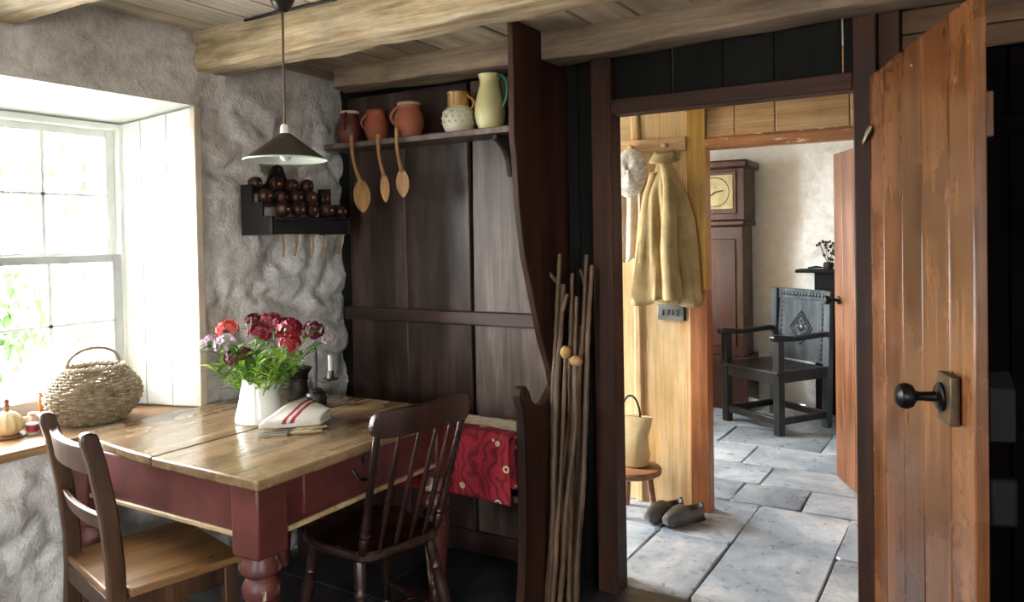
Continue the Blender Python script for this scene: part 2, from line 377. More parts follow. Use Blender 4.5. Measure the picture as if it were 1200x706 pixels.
wpart('frame', [(-3.10, -3.03, .792, .822, .74, 1.897), (-3.10, -3.03, 1.902, 1.932, .74, 1.897), (-3.10, -3.03, .822, 1.902, 1.872, 1.897), (-3.10, -3.03, .822, 1.902, .738, .765)], 'white_paint')
us = wpart('upper_sash', [(-3.085, -3.06, .824, .862, 1.345, 1.87), (-3.085, -3.06, 1.862, 1.90, 1.345, 1.87), (-3.085, -3.06, .862, 1.862, 1.84, 1.87), (-3.085, -3.06, .862, 1.862, 1.345, 1.375)], 'white_paint')
ls = wpart('lower_sash', [(-3.056, -3.03, .824, .862, .768, 1.362), (-3.056, -3.03, 1.862, 1.90, .768, 1.362), (-3.056, -3.03, .862, 1.862, .768, .82), (-3.056, -3.03, .862, 1.862, 1.33, 1.362)], 'grey_paint')
for sash, xa, xb, z0, zm, z1, mt in ((us, -3.082, -3.063, 1.375, 1.602, 1.84, 'white_paint'), (ls, -3.052, -3.034, .82, 1.092, 1.33, 'white_paint')):
    for k in range(1, 4): wpart('muntin', [(xa, xb, .862 + .25 * k - .007, .862 + .25 * k + .007, z0, z1)], mt, sash, 0)
    wpart('muntin', [(xa, xb, .862, 1.862, zm - .006, zm + .006)], mt, sash, 0)
    for k in range(4):
        for za, zb in ((z0, zm - .006), (zm + .006, z1)):
            xm = (xa + xb) / 2; wpart('pane', [(xm - .0015, xm + .0015, .862 + .25 * k + .007, .862 + .25 * k + .243, za, zb)], 'glass', sash, 0)
sh = MB(o); sh.hexa([(-3.035, 1.930, .742), (-2.692, 2.014, .742), (-2.692, 2.018, .742), (-3.035, 1.934, .742), (-3.035, 1.930, 1.90), (-2.692, 2.014, 1.945), (-2.692, 2.018, 1.945), (-3.035, 1.934, 1.90)])
sh = mk('shutter', sh, 'grey_paint', W)
def shp(t): return Vector((-3.035 + .343 * t, 1.930 + .084 * t, 0))
nrm = Vector((.084, -.343, 0)).normalized()
for t0, t1 in ((.0, .262), (.272, .63), (.64, .985)):
    m = MB(o); A = shp(t0); B = shp(t1); q = nrm * .014
    m.hexa([A + Vector((0, 0, .742)), B + Vector((0, 0, .742)), B + q + Vector((0, 0, .742)), A + q + Vector((0, 0, .742)), A + Vector((0, 0, 1.898 + .047 * t0)), B + Vector((0, 0, 1.898 + .047 * t1)), B + q + Vector((0, 0, 1.898 + .047 * t1)), A + q + Vector((0, 0, 1.898 + .047 * t0))])
    mk('plank', m, 'white_paint', sh, .003)
m = MB(o); m.box(-2.705, -2.672, 1.998, 2.03, .742, 1.95); mk('shutter_edge', m, 'beige_paint', W, .004)
wpart('sill', [(-3.06, -2.675, .702, 2.016, .705, .735)], 'sill_wood', W, .005, label='worn wooden window board')
# windows out of view (fill window added by the camera, far room window): plain frames with glazing bars
for n, (a, b, c, d) in ((2, OPEN[1]), (3, OPEN[3])):
    Wn = struct('window_%d' % n, (-3.05, (a + b) / 2, c)); m = MB(Wn.location)
    for bx in ((a, a + .04, c, d), (b - .04, b, c, d), (a + .04, b - .04, c, c + .04), (a + .04, b - .04, d - .04, d)): m.box(-3.08, -3.03, *bx)
    mk('frame', m, 'white_paint', Wn)
    m = MB(Wn.location); m.box(-3.06, -3.04, (a + b) / 2 - .01, (a + b) / 2 + .01, c + .04, d - .04); mk('muntin', m, 'white_paint', Wn)

# ------------------------------------------------------------------ other walls
def wallmesh(name, mat, boxes, parent=None, bevel=0.):
    m = MB()
    for b in boxes: m.box(*b)
    q = mk(name, m, mat, parent, bevel)
    if parent is None: q['kind'] = 'structure'
    return q
wallmesh('wall_right', 'whitewash', [(1.7, 1.8, -2.4, -1.65, 0, 2.4), (1.7, 1.8, -.95, 6.7, 0, 2.4), (1.7, 1.8, -1.65, -.95, 0, 1.0), (1.7, 1.8, -1.65, -.95, 1.8, 2.4)])  # window opening added out of view to let in fill light
wallmesh('wall_front', 'whitewash', [(-3.3, -1.3, -2.6, -2.3, 0, 2.4), (-.6, 1.8, -2.6, -2.3, 0, 2.4), (-1.3, -.6, -2.6, -2.3, 0, 1.0), (-1.3, -.6, -2.6, -2.3, 1.8, 2.4)])  # rear opening is unseen, added for fill from behind the camera
wallmesh('wall_outer', 'whitewash', [(-3.3, -2.69, -2.3, 6.6, 2.33, 2.5)])

# back partition: backing, dark boards over the doorway, door frame
wb = struct('wall_back', (0, 2.85, 0), label='dark boarded partition around the open doorway'); o = wb.location
def wbp(name, b, mat, bevel=.004, **k): m = MB(o); m.box(*b); return mk(name, m, mat, wb, bevel, **k)
wbp('backing', (-2.72, -1.25, 2.86, 2.93, 0, 2.33), 'black_board', 0)
for xa, xb in ((-1.43, -1.375), (-1.372, -1.288)): wbp('plank', (xa, xb, 2.815, 2.858, 0, 2.25), 'black_board', .003)
for xa, xb, g in ((-1.20, -.977, 0), (-.970, -.781, 0), (-.779, -.603, 0), (-.601, -.385, 0), (-.377, -.345, 0)): wbp('plank', (xa, xb, 2.80, 2.825, 1.925, 2.2), 'black_board', .003)
wbp('post', (-1.285, -1.2, 2.745, 2.845, 0, 2.25), 'brown_post', .006)
wbp('post', (-.342, -.272, 2.745, 2.845, 0, 2.25), 'brown_post', .006)
wbp('lintel', (-1.2, -.342, 2.745, 2.835, 1.866, 1.924), 'brown_post_x', .005)
wbp('post', (-.268, -.205, 2.76, 2.84, 1.88, 2.25), 'brown_post', .004)
for k in range(11):
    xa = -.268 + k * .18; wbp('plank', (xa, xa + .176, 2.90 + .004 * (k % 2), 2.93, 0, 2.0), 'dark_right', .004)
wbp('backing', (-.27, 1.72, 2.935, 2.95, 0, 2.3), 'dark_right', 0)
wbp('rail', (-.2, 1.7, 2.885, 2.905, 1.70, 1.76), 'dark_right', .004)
for z0, z1 in ((1.965, 2.03), (2.034, 2.11), (2.114, 2.25)): wbp('head_board', (-.203, 1.7, 2.80, 2.825, z0, z1), 'head_wood', .004)

# ceiling
C = struct('ceiling', (0, 0, 2.255), label='boarded ceiling between rough beams'); o = C.location
m = MB(o); m.box(-2.75, 1.8, -2.6, 2.95, 2.284, 2.36); mk('deck', m, 'black_board', C)
x = -2.73; k = 0
while x < 1.7:
    wd = .15 + .06 * random.random(); m = MB(o); dz = random.uniform(-.002, .003)
    m.box(x, min(x + wd - .006, 1.75), -2.5, 2.10, 2.256 + dz, 2.282 + dz); mk('plank', m, 'ceiling_wood', C, .003, 1)
    m = MB(o); m.box(x, min(x + wd - .008, 1.75), 2.13, 2.798, 2.184 - dz, 2.208 - dz); mk('plank', m, 'ceiling_wood_low', C, .003, 1); x += wd
def beam(x0, x1, y0, y1, z0, z1, mat, seed, amp=.016, label=None):
    m = MB(o); rings = []; N = 40
    sec = []
    for cx, cy, a in ((1, 1, 0), (-1, 1, 90), (-1, -1, 180), (1, -1, 270)):
        for d in (0, 30, 60, 90):
            t_ = math.radians(a + d); sec.append((cx * .9 + .1 * math.cos(t_), cy * .9 + .1 * math.sin(t_)))
    sec2 = []
    for a_, b_ in zip(sec, sec[1:] + sec[:1]):
        sec2.append(a_)
        if (Vector(a_) - Vector(b_)).length > .8: sec2 += [tuple(Vector(a_).lerp(Vector(b_), q)) for q in (.25, .5, .75)]
    for i in range(N + 1):
        x = x0 + (x1 - x0) * i / N; r = []
        for (u, v) in sec2:
            y = (y0 + y1) / 2 + u * (y1 - y0) / 2; z = (z0 + z1) / 2 + v * (z1 - z0) / 2
            sway = .012 * math.sin(x * 1.7 + seed); d = amp * fr3(x * 2.2, y * 9 + seed, z * 9, 3)
            r.append((x, y + sway + d * (1 if u > 0 else -1) * abs(u), z - (abs(d) if v < 0 else 0) * abs(v) + .006 * math.sin(x * 2.3 + seed * 2) * (v < 0)))
        rings.append(r)
    return mk('beam', m.loft(rings), mat, C, ang=50, label=label)
beam(-2.72, 1.7, 1.19, 1.345, 2.125, 2.27, 'beam_wood', 1.1)
beam(-2.72, 1.7, 2.035, 2.175, 2.105, 2.27, 'beam_wood', 2.3)
beam(-2.50, 1.7, 2.605, 2.755, 2.095, 2.20, 'beam_wood_brown', 4.1)
beam(-2.72, 1.7, .30, .46, 2.11, 2.27, 'beam_wood', 6.1); beam(-2.72, 1.7, -.7, -.54, 2.11, 2.27, 'beam_wood', 7.1)

# floor
FL = struct('floor', (0, 0, 0), label='grey slate flagstone floor'); o = FL.location
m = MB(); m.box(-3.3, 1.8, -2.6, 6.7, -.12, -.014); mk('bed', m, 'mortar', FL)
def flag(x0, x1, y0, y1):
    j = lambda: random.uniform(-.006, .006); g = .003
    c = [(x0 + g + j(), y0 + g + j()), (x1 - g + j(), y0 + g + j()), (x1 - g + j(), y1 - g + j()), (x0 + g + j(), y1 - g + j())]
    cx, cy = (x0 + x1) / 2, (y0 + y1) / 2; m = MB((cx, cy, 0)); ring = []
    for a in range(4):
        p, q = Vector(c[a]), Vector(c[(a + 1) % 4])
        for s_ in (.03, .35, .68, .97): ring.append(p.lerp(q, s_) + Vector((j(), j())) * .5)
    tz = random.uniform(-.002, .002)
    lo = [(q.x, q.y, -.03) for q in ring]; mi = [(q.x, q.y, -.006 + tz) for q in ring]
    ins = [(q + (Vector((cx, cy)) - q).normalized() * .005) for q in ring]; hi = [(q.x, q.y, tz) for q in ins]
    f_ = mk('flagstone', m.loft([lo, mi, hi]), 'slate' if y0 > 2.8 else 'slate_shaded', FL, ang=25); f_.location = (cx, cy, 0)
def row(y0, y1, xs):
    for a, b in zip(xs[:-1], xs[1:]): flag(a, b, y0, y1)
y = -2.3; k = 0
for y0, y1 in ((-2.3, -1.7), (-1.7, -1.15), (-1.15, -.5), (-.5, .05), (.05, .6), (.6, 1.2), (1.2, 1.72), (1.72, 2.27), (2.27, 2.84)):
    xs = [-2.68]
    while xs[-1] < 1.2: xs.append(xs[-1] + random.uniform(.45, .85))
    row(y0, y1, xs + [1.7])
for q in ((-2.66, -1.98, 2.85, 3.4), (-2.66, -1.98, 3.4, 4.03), (-1.98, -1.305, 2.85, 3.47), (-1.98, -1.305, 3.47, 4.03), (-1.305, -.958, 2.85, 3.47), (-1.305, -.958, 3.47, 4.03),
          (-.958, -.528, 2.85, 4.03), (-.528, .02, 2.85, 3.515), (-.528, .02, 3.515, 4.03), (.02, .7, 2.85, 3.4), (.02, .7, 3.4, 4.03), (.7, 1.68, 2.85, 4.03)): flag(*q)
for y0, y1, xs in ((4.03, 4.365, [-2.66, -1.85, -1.12, -.769, -.2, .5, 1.68]), (4.365, 4.74, [-2.66, -1.63, -1.04, -.45, .2, 1.0, 1.68]), (4.74, 5.17, [-2.66, -1.9, -1.24, -.66, -.02, .7, 1.68]),
                   (5.17, 5.66, [-2.66, -2.1, -1.5, -.85, -.2, .5, 1.68]), (5.66, 6.1, [-2.66, -1.8, -1.2, -.5, .2, 1.68]), (6.1, 6.58, [-2.66, -2, -1.4, -.8, 0, 1.68])): row(y0, y1, xs)

# passage wall of honey boards with the second doorway
wp = struct('wall_hall', (0, 3.83, 0), label='honey coloured board wall of the passage'); o = wp.location
def wpp(name, b, mat, bevel=.003, **k): m = MB(o); m.box(*b); return mk(name, m, mat, wp, bevel, **k)
for xa, xb in ((-2.68, -2.32), (-2.316, -1.99), (-1.986, -1.70), (-1.696, -1.506), (-1.498, -1.248)): wpp('plank', (xa, xb, 3.81 + (.008 if xa < -1.6 else 0), 3.84, 0, 2.25), 'honey', .004)
wpp('batten', (-1.545, -1.508, 3.795, 3.812, .0, 2.25), 'honey', .006)
wpp('post', (-1.245, -1.15, 3.785, 3.87, 0, 1.12), 'post_wood', .005)
wpp('post', (-1.245, -1.15, 3.785, 3.87, 1.12, 2.25), 'chipped_yellow', .005)
wpp('header', (-1.15, -.2, 3.78, 3.87, 1.822, 1.872), 'chipped_header', .006)
for xa, xb in ((-1.149, -1.012), (-1.008, -.82), (-.816, -.49), (-.486, -.2)): wpp('plank', (xa, xb, 3.81, 3.84, 1.874, 2.25), 'honey_x', .004)
wpp('moulding', (-1.149, -.2, 3.80, 3.812, 1.874, 1.884), 'chipped_header', .003)
wpp('post', (-.24, -.15, 3.785, 3.87, 0, 2.25), 'post_wood', .005)
for k in range(6): wpp('plank', (-.148 + k * .3, .148 + k * .3, 3.81, 3.84, 0, 2.25), 'honey', .004)
wpp('joist', (-2.68, 1.68, 3.93, 4.12, 1.86, 2.05), 'pale_beam', .02)
wallmesh('ceiling_hall', 'ceiling_wood', [(-2.7, 1.75, 2.86, 3.9, 2.252, 2.33)])
wallmesh('ceiling_far', 'ceiling_wood', [(-2.7, 1.75, 3.9, 6.7, 2.2, 2.3)])
# far room walls
def plaster_panel(name, mat, x0, x1, y, z0, z1, amp, parent=None):
    m = MB(); nx = int((x1 - x0) / .04); nz = int((z1 - z0) / .04)
    def fn(u, v):
        x = x0 + (x1 - x0) * u; z = z0 + (z1 - z0) * v
        wx = x + .1 * fr3(x * 3, z * 3, 3.); d, _ = noise.voronoi(Vector((wx * 4.5, z * 6 + .3 * x, 4.)))
        return (x, y - amp * (ss(0, .35, d[1] - d[0]) - .5) - amp * .5 * fr3(x * 7, z * 7, 7.), z)
    q = mk(name, m.grid(nx, nz, fn), mat, parent, ang=80, recalc=False)
    if parent is None: q['kind'] = 'structure'
    return q
plaster_panel('wall_far', 'far_plaster', -2.7, 1.75, 6.56, 0, 2.25, .003)
m = MB(); m.box(-1.18, .9, 6.46, 6.62, 0, 2.25); cb = mk('wall_chimney', m, 'far_stone', None, .02); cb['kind'] = 'structure'
plaster_panel('stone_face', 'far_stone', -1.178, .9, 6.448, 0.0, 2.25, .028, cb)

# ------------------------------------------------------------------ doors
ang = math.atan2(1.925 - 2.785, -.006 + .308)
D = struct('door_1', (-.308, 2.785, 0), ang, label='brown ledged plank door standing open'); D['category'] = 'door'
del D['category']
for k, (a, b) in enumerate(((0, .058), (.061, .203), (.206, .392), (.395, .566), (.569, .763), (.766, .911))):
    m = MB(); m.box(a, b, random.uniform(0, .002), .03, .015, 1.90); mk('plank', m, 'door_wood', D, .004)
for z in (.25, 1.0, 1.65): m = MB(); m.box(.03, .88, .031, .055, z - .05, z + .05); mk('ledge', m, 'door_wood', D, .004)
# lock plate and knob (visible face looks along local -y)
hb = MB(); hb.box(.745, .835, -.022, -.001, .955, 1.068); hb = mk('lock_plate', hb, 'lock_metal', D, .003)
T = Matrix.Rotation(PI / 2, 3, 'X')      # z -> -y
m = MB(); m.lathe([(0, 0), (.034, 0), (.034, .006), (.026, .011), (.012, .014), (.0105, .05), (.014, .056), (.026, .063), (.031, .076), (.028, .09), (.017, .099), (0, .101)], 24, (.775, -.022, 1.012), T); mk('knob', m, 'iron', D)
m = MB(); m.prism([(.80, .032, .94), (.90, .032, .94), (.90, .032, 1.02), (.90, .032, 1.055), (.87, .032, 1.09), (.80, .032, 1.09)], (0, .055, 0)); mk('rim_lock', m, 'hearth_black', D, .004)
m = MB(); m.box(.83, .905, .032, .09, .755, .862); mk('bolt_case', m, 'hearth_black', D, .01)
m = MB(); m.tube([(.008, -.004, 1.675), (.02, -.012, 1.69), (.05, -.012, 1.705), (.09, -.012, 1.722), (.10, -.006, 1.735)], [.018, .02, .014, .018, .01], 8, flat=.5); mk('hinge_strap', m, 'steel_worn', D)
m = MB(); m.ell((.50, -.002, 1.84), (.006, .004, .006), 8, 6); mk('nail_head', m, 'steel_worn', D)
# far door
v = Vector((-.66 + .25, 4.68 - 3.87)); ang2 = math.atan2(v.y, v.x)
D2 = struct('door_2', (-.245, 3.875, 0), ang2, label='worn brown plank door opening into the far room')
L2 = .93; pw = [0, .16, .32, .48, .63, .79, .93]
for a, b in zip(pw[:-1], pw[1:]): m = MB(); m.box(a + .002, b - .002, 0, .03, .01, 1.84); mk('plank', m, 'door_wood_far', D2, .004)
T2 = Matrix.Rotation(-PI / 2, 3, 'X')
m = MB(); m.lathe([(0, 0), (.024, 0), (.022, .006), (.009, .01), (.009, .04), (.022, .05), (.027, .064), (.022, .078), (0, .083)], 20, (.86, .03, 1.02), T2); mk('knob', m, 'iron', D2)

# ------------------------------------------------------------------ settle, shelf
def bez(a, b, c, n): return [tuple(Vector(a) * (1 - t) ** 2 + Vector(b) * 2 * t * (1 - t) + Vector(c) * t * t for t in (i / n,))[0] for i in range(n + 1)]
ST = thing('settle', 'dark oak high backed settle with scrolled arm and shaped wing', 'settle', (-2.0, 2.6, 0)); o = ST.location
for xa, xb, mt in ((-2.585, -2.245, 'old_oak'), (-2.243, -1.892, 'old_oak'), (-1.872, -1.445, 'oak_grey')):
    m = MB(o); n_ = 24
    rings = []
    for i in range(n_ + 1):     # boards with slightly wandering edges
        z = .12 + (2.08 - .12) * i / n_; wob = .006 * fr3(z * 4, xa * 5, 1.)
        rings.append([(xa + wob, 2.785, z), (xb + wob * (1 if xb < -1.5 else 0), 2.785, z), (xb, 2.812, z), (xa, 2.812, z)])
    mk('back_plank', m.loft(rings), mt, ST, .003, 1)
m = MB(o); m.box(-2.60, -1.445, 2.75, 2.784, 1.025, 1.085); mk('back_rail', m, 'old_oak_x', ST, .006)
m = MB(o); m.box(-2.585, -1.445, 2.79, 2.81, .02, .115); mk('plinth', m, 'old_oak_x', ST, .004)
# wing and arm: outlines in (y, z)
wing = [(2.39, 2.20), (2.388, 1.75), (2.40, 1.70), (2.405, 1.60), (2.417, 1.489), (2.448, 1.333), (2.506, 1.172), (2.565, 1.004), (2.62, .90), (2.645, .83), (2.66, .80), (2.80, .80), (2.80, 2.08), (2.60, 2.08), (2.60, 2.20)]
m = MB(o); m.prism([(-1.443, a, b) for a, b in wing], (.026, 0, 0)); mk('wing', m, 'brown_post', ST, .004)
arm = [(2.66, .80), (2.648, .825), (2.62, .80), (2.585, .772), (2.545, .765), (2.50, .775), (2.47, .80), (2.455, .835), (2.43, .858), (2.40, .855), (2.385, .83), (2.39, .80), (2.405, .77), (2.41, .70), (2.413, .5), (2.408, .3), (2.395, .15), (2.37, .0), (2.80, .0), (2.80, .798), (2.67, .798)]
m = MB(o); m.prism([(-1.447, a, b) for a, b in arm], (.034, 0, 0)); am = mk('arm', m, 'brown_post', ST, .004)
m = MB(o); m.tube([(-1.45, 2.42, .828), (-1.408, 2.42, .828)], .024, 14); mk('scroll', m, 'brown_post_x', am, .004)
m = MB(o); m.box(-2.58, -1.45, 2.415, 2.784, .42, .447); mk('seat', m, 'old_oak_x', ST, .006)
m = MB(o); m.box(-2.58, -2.55, 2.40, 2.784, 0, .424); mk('leg_panel', m, 'old_oak', ST, .004)
m = MB(o); m.box(-1.40, -1.38, 2.386, 2.41, 1.655, 1.755); 
m = MB(o); m.hexa([(-1.4425, 2.386, 1.66), (-1.418, 2.386, 1.66), (-1.418, 2.40, 1.66), (-1.4425, 2.40, 1.66), (-1.4425, 2.384, 1.76), (-1.418, 2.384, 1.76), (-1.418, 2.40, 1.76), (-1.4425, 2.40, 1.76)])
SH = thing('wall_shelf', 'long dark wooden shelf across the settle back holding jugs', 'shelf', (-2.0, 2.7, 1.845)); o = SH.location
m = MB(o); rings = []
for i in range(31):
    x = -2.58 + i / 30 * 1.135; w_ = .004 * fr3(x * 6, 0, 2.); rings.append([(x, 2.615 + w_, 1.82), (x, 2.783, 1.82), (x, 2.783, 1.845), (x, 2.615 + w_, 1.845)])
mk('board', m.loft(rings), 'oak_grey', SH, .003, 1)
br = [(2.784, 1.819), (2.64, 1.819), (2.64, 1.80), (2.67, 1.785), (2.71, 1.76), (2.735, 1.72), (2.742, 1.68), (2.755, 1.655), (2.784, 1.655)]
m = MB(o); m.prism([(-1.672, a, b) for a, b in br], (.022, 0, 0)); mk('bracket', m, 'black_oak', SH, .003)

# quilt on the settle seat
Q = thing('quilt', 'folded red patterned quilt with cream border on the settle seat', 'quilt', (-1.7, 2.58, .453)); o = Q.location
prof = []
for k in range(40):
    a = 2 * PI * k / 40; ca, sa = math.cos(a), math.sin(a); e = .38
    y = 2.545 + .15 * math.copysign(abs(ca) ** e, ca); z = .555 + .096 * math.copysign(abs(sa) ** e, sa)
    if ca < 0: y -= .012 * math.sin((z - .45) * 26)
    prof.append((y, z))
m = MB(o); rings = []
for i in range(17):
    x = -2.0 + i / 16 * .535; rings.append([(x, y + .006 * fr3(x * 5, y * 5, z * 5), z + .006 * fr3(x * 4, y * 4, z * 4 + 5) + .015 * math.sin((x + 2) * 5)) for y, z in prof])
mk('folded_body', m.loft(rings), 'quilt_red', Q, ang=60)
m = MB(o)
def hem(u, v):
    x = -2.0 + .536 * u; d = .05 + v * .19; z0 = .555 + .096 + .004 + .015 * math.sin((x + 2) * 5)
    return (x, 2.42 + max(0, d - .03) , z0 - max(0, .03 - d) * 1.0 + .004 * fr3(x * 9, d * 9, 3)) if d > .03 else (x, 2.408 + d * .4, z0 - .03 + d)
mk('border', m.grid(18, 16, hem), 'quilt_cream', Q, solid=.006, recalc=False)
def flap(u, v):
    x = -2.0 + .537 * u; L = v * .335; top = .655 + .0095 + .015 * math.sin((x + 2) * 5); w_ = .005 * fr3(x * 7, L * 7, 2.)
    if L < .065: return (x, 2.462 - L, top + w_ * .5)
    if L < .095: a = (L - .065) / .03 * PI / 2; return (x, 2.397 - .012 * math.sin(a), top - .012 * (1 - math.cos(a)))
    return (x, 2.385 - .006 * math.sin((L - .095) * 18) + w_, top - .012 - (L - .095))
mk('hanging_flap', MB(o).grid(22, 26, flap), 'quilt_red', Q, solid=.007, recalc=False, ang=70)
m = MB(o); sp = []
for k in range(46):
    a = k / 45 * 2 * PI * 2.2; r = 1 - k / 45 * .8; sp.append((-1.462, 2.55 + .125 * r * math.cos(a - 2), .566 + .095 * r * math.sin(a - 2)))
m.tube(sp, .008, 6); mk('rolled_edge', m, 'quilt_cream', Q)

# ------------------------------------------------------------------ table
TB = thing('kitchen_table', 'scrubbed wooden kitchen table with dark red painted frame', 'table', (-2.17, 1.9, 0)); o = TB.location
def plank_top(pts, z0=.722, z1=.752): m = MB(o); m.prism([(x, y, z0) for x, y in pts], (0, 0, z1 - z0)); return mk('top_plank', m, 'table_wood', TB, .006, 3)
plank_top([(-1.672, 1.418), (-1.665, 2.395), (-2.150, 2.395), (-2.154, 1.428)])
plank_top([(-2.157, 1.429), (-2.153, 2.395), (-2.66, 2.395), (-2.664, 1.50), (-2.50, 1.472), (-2.35, 1.450)])
m = MB(o); m.box(-2.56, -1.80, 1.462, 1.486, .572, .722); mk('apron', m, 'table_red', TB, .003)
m = MB(o); m.box(-2.56, -1.80, 2.33, 2.352, .572, .722); mk('apron', m, 'table_red', TB, .003)
m = MB(o); m.box(-2.61, -2.585, 1.53, 2.28, .572, .722); mk('apron', m, 'table_red', TB, .003)
m = MB(o); m.box(-2.56, -1.80, 1.452, 1.464, .562, .577); mk('bead', m, 'worn_edge', TB, .004)
# drawer side (towards the spindle-back chair)
m = MB(o); m.box(-1.735, -1.717, 1.545, 2.28, .565, .722); mk('apron', m, 'table_red', TB, .003)
m = MB(o); m.box(-1.722, -1.708, 1.56, 2.27, .560, .576); mk('bead', m, 'worn_edge', TB, .004)
dr = MB(o); dr.box(-1.72, -1.707, 1.62, 2.13, .592, .712); dr = mk('drawer', dr, 'table_red', TB, .004)
m = MB(o); m.tube([(-1.705, 1.825, .672), (-1.69, 1.825, .655), (-1.682, 1.83, .64), (-1.682, 1.87, .632), (-1.682, 1.91, .64), (-1.69, 1.915, .655), (-1.705, 1.915, .672)], .006, 8); mk('handle', m, 'iron', dr)
m = MB(o); m.tube([(-1.705, 1.87, .70), (-1.7, 1.87, .695), (-1.7, 1.87, .68)], .005, 6); mk('escutcheon', m, 'iron', dr)
def tleg(cx, cy):
    m = MB(o); h = .055; m.box(cx - h, cx + h, cy - h, cy + h, .515, .721); lg = mk('leg', m, 'table_red', TB, .006)
    m = MB(o); m.lathe([(0, 0), (.03, 0), (.034, .03), (.028, .06), (.03, .08), (.04, .2), (.052, .33), (.05, .37), (.036, .385), (.052, .395), (.055, .42), (.046, .44), (.04, .45), (.056, .465), (.058, .48), (.05, .497), (.046, .516), (0, .516)], 24, (cx, cy, 0))
    mk('turning', m, 'table_red_worn', lg)
for cx in (-1.757, -2.585):
    for cy in (1.497, 2.325): tleg(cx, cy)

# ------------------------------------------------------------------ rail-back chair
CH = thing('rail_back_chair', 'plain brown wooden chair with two curved back rails by the window sill', 'chair', (-2.209, 1.462, 0), math.radians(-13.6))
for s_ in (-1, 1):
    x0 = s_ * .195
    ctr = [(-.19, 0), (-.178, .2), (-.17, .40), (-.172, .50), (-.186, .65), (-.212, .80), (-.228, .86)]
    fr_ = [(y + .024, z) for y, z in ctr] + [(-.228 + .018, .883), (-.235, .893)]; bk_ = [(y - .024, z) for y, z in ctr] + [(-.252, .887)]
    m = MB(); m.prism([(x0 - .017, y, z) for y, z in fr_ + bk_[::-1]], (.034, 0, 0)); mk('back_post', m, 'chair_oak', CH, .006)
    m = MB(); m.hexa([(x0 - .02 - .0, .135, 0), (x0 + .02, .135, 0), (x0 + .02, .175, 0), (x0 - .02, .175, 0), (x0 - .02, .132, .41), (x0 + .02, .132, .41), (x0 + .02, .176, .41), (x0 - .02, .176, .41)]); mk('leg', m, 'chair_oak', CH, .004)
    m = MB(); m.box(x0 - .012, x0 + .012, -.148, .132, .355, .412); mk('side_rail', m, 'chair_oak', CH, .003)
    m = MB(); m.box(x0 - .009, x0 + .009, -.155, .138, .15, .18); mk('stretcher', m, 'chair_oak', CH, .003)
def brail(z0, z1, yb, bow, th, mat='chair_oak'):
    m = MB(); rings = []
    for i in range(15):
        u = i / 14; x = -.18 + .36 * u; y = yb - bow * (1 - (2 * u - 1) ** 2); rings.append([(x, y + th, z0), (x, y - th, z0), (x, y - th - .012, z1), (x, y + th - .012, z1)])
    mk('back_rail', m.loft(rings), mat, CH, .004, 2)
brail(.765, .845, -.205, .025, .012); brail(.60, .648, -.178, .018, .009)
m = MB(); m.prism([(-.178, -.145, .413), (.178, -.145, .413), (.178, -.19, .413), (-.178, -.19, .413)][::-1], (0, 0, .022)); 
seat = [(-.177, -.19), (.177, -.19), (.177, -.142), (.222, -.142), (.222, .19), (-.222, .19), (-.222, -.142), (-.177, -.142)]
m = MB(); m.prism([(x, y, .413) for x, y in seat], (0, 0, .024)); mk('seat', m, 'chair_seat', CH, .005, 2)
m = MB(); m.box(-.175, .175, .145, .165, .355, .412); mk('front_rail', m, 'chair_oak', CH, .003)
m = MB(); m.box(-.175, .175, -.19, -.168, .355, .412); mk('rear_rail', m, 'chair_oak', CH, .003)

# ------------------------------------------------------------------ spindle-back chair
CR = thing('spindle_back_chair', 'dark polished spindle back chair beside the table drawer', 'chair', (-1.72, 1.929, 0), math.radians(77))
so = []
for k in range(48):
    a = 2 * PI * k / 48; ca, sa = math.cos(a), math.sin(a); e = .45
    so.append((.178 * math.copysign(abs(ca) ** e, ca) * (1.06 if sa > 0 else .96), .185 * math.copysign(abs(sa) ** e, sa)))
m = MB(); m.loft([[(x * .93, y * .93, .412) for x, y in so], [(x, y, .425) for x, y in so], [(x, y, .44) for x, y in so], [(x * .96, y * .96, .45) for x, y in so], [(x * .8, y * .8, .443) for x, y in so]]); mk('seat', m, 'chair_dark', CR)
def turned(p, q, prof, n=12):
    p, q = Vector(p), Vector(q); T_ = (q - p).to_track_quat('Z', 'Y').to_matrix(); L = (q - p).length
    m = MB(); return m.lathe([(r, t * L) for r, t in prof], n, p, T_)
LEG = [(0, 0), (.012, 0), (.015, .08), (.013, .18), (.019, .2), (.013, .22), (.016, .26), (.013, .28), (.02, .45), (.021, .6), (.015, .72), (.02, .74), (.015, .77), (.019, .8), (.018, .97), (.016, 1.), (0, 1.)]
feet = {}
for sx, sy in ((-1, -1), (1, -1), (-1, 1), (1, 1)):
    p = (sx * .19, sy * .19 - (.02 if sy < 0 else 0), 0); q = (sx * .135, sy * .12, .425); feet[sx, sy] = (Vector(p), Vector(q)); mk('leg', turned(p, q, LEG), 'chair_dark', CR)
STR = [(0, 0), (.007, 0), (.009, .2), (.014, .5), (.009, .8), (.007, 1), (0, 1)]
for sx in (-1, 1):
    a = feet[sx, -1]; b = feet[sx, 1]; mk('stretcher', turned(a[0].lerp(a[1], .38), b[0].lerp(b[1], .38), STR), 'chair_dark', CR)
mk('stretcher', turned(feet[-1, -1][0].lerp(feet[-1, -1][1], .38).lerp(feet[-1, 1][0].lerp(feet[-1, 1][1], .38), .5), feet[1, -1][0].lerp(feet[1, -1][1], .38).lerp(feet[1, 1][0].lerp(feet[1, 1][1], .38), .5), STR), 'chair_dark', CR)
m = MB(); rings = []
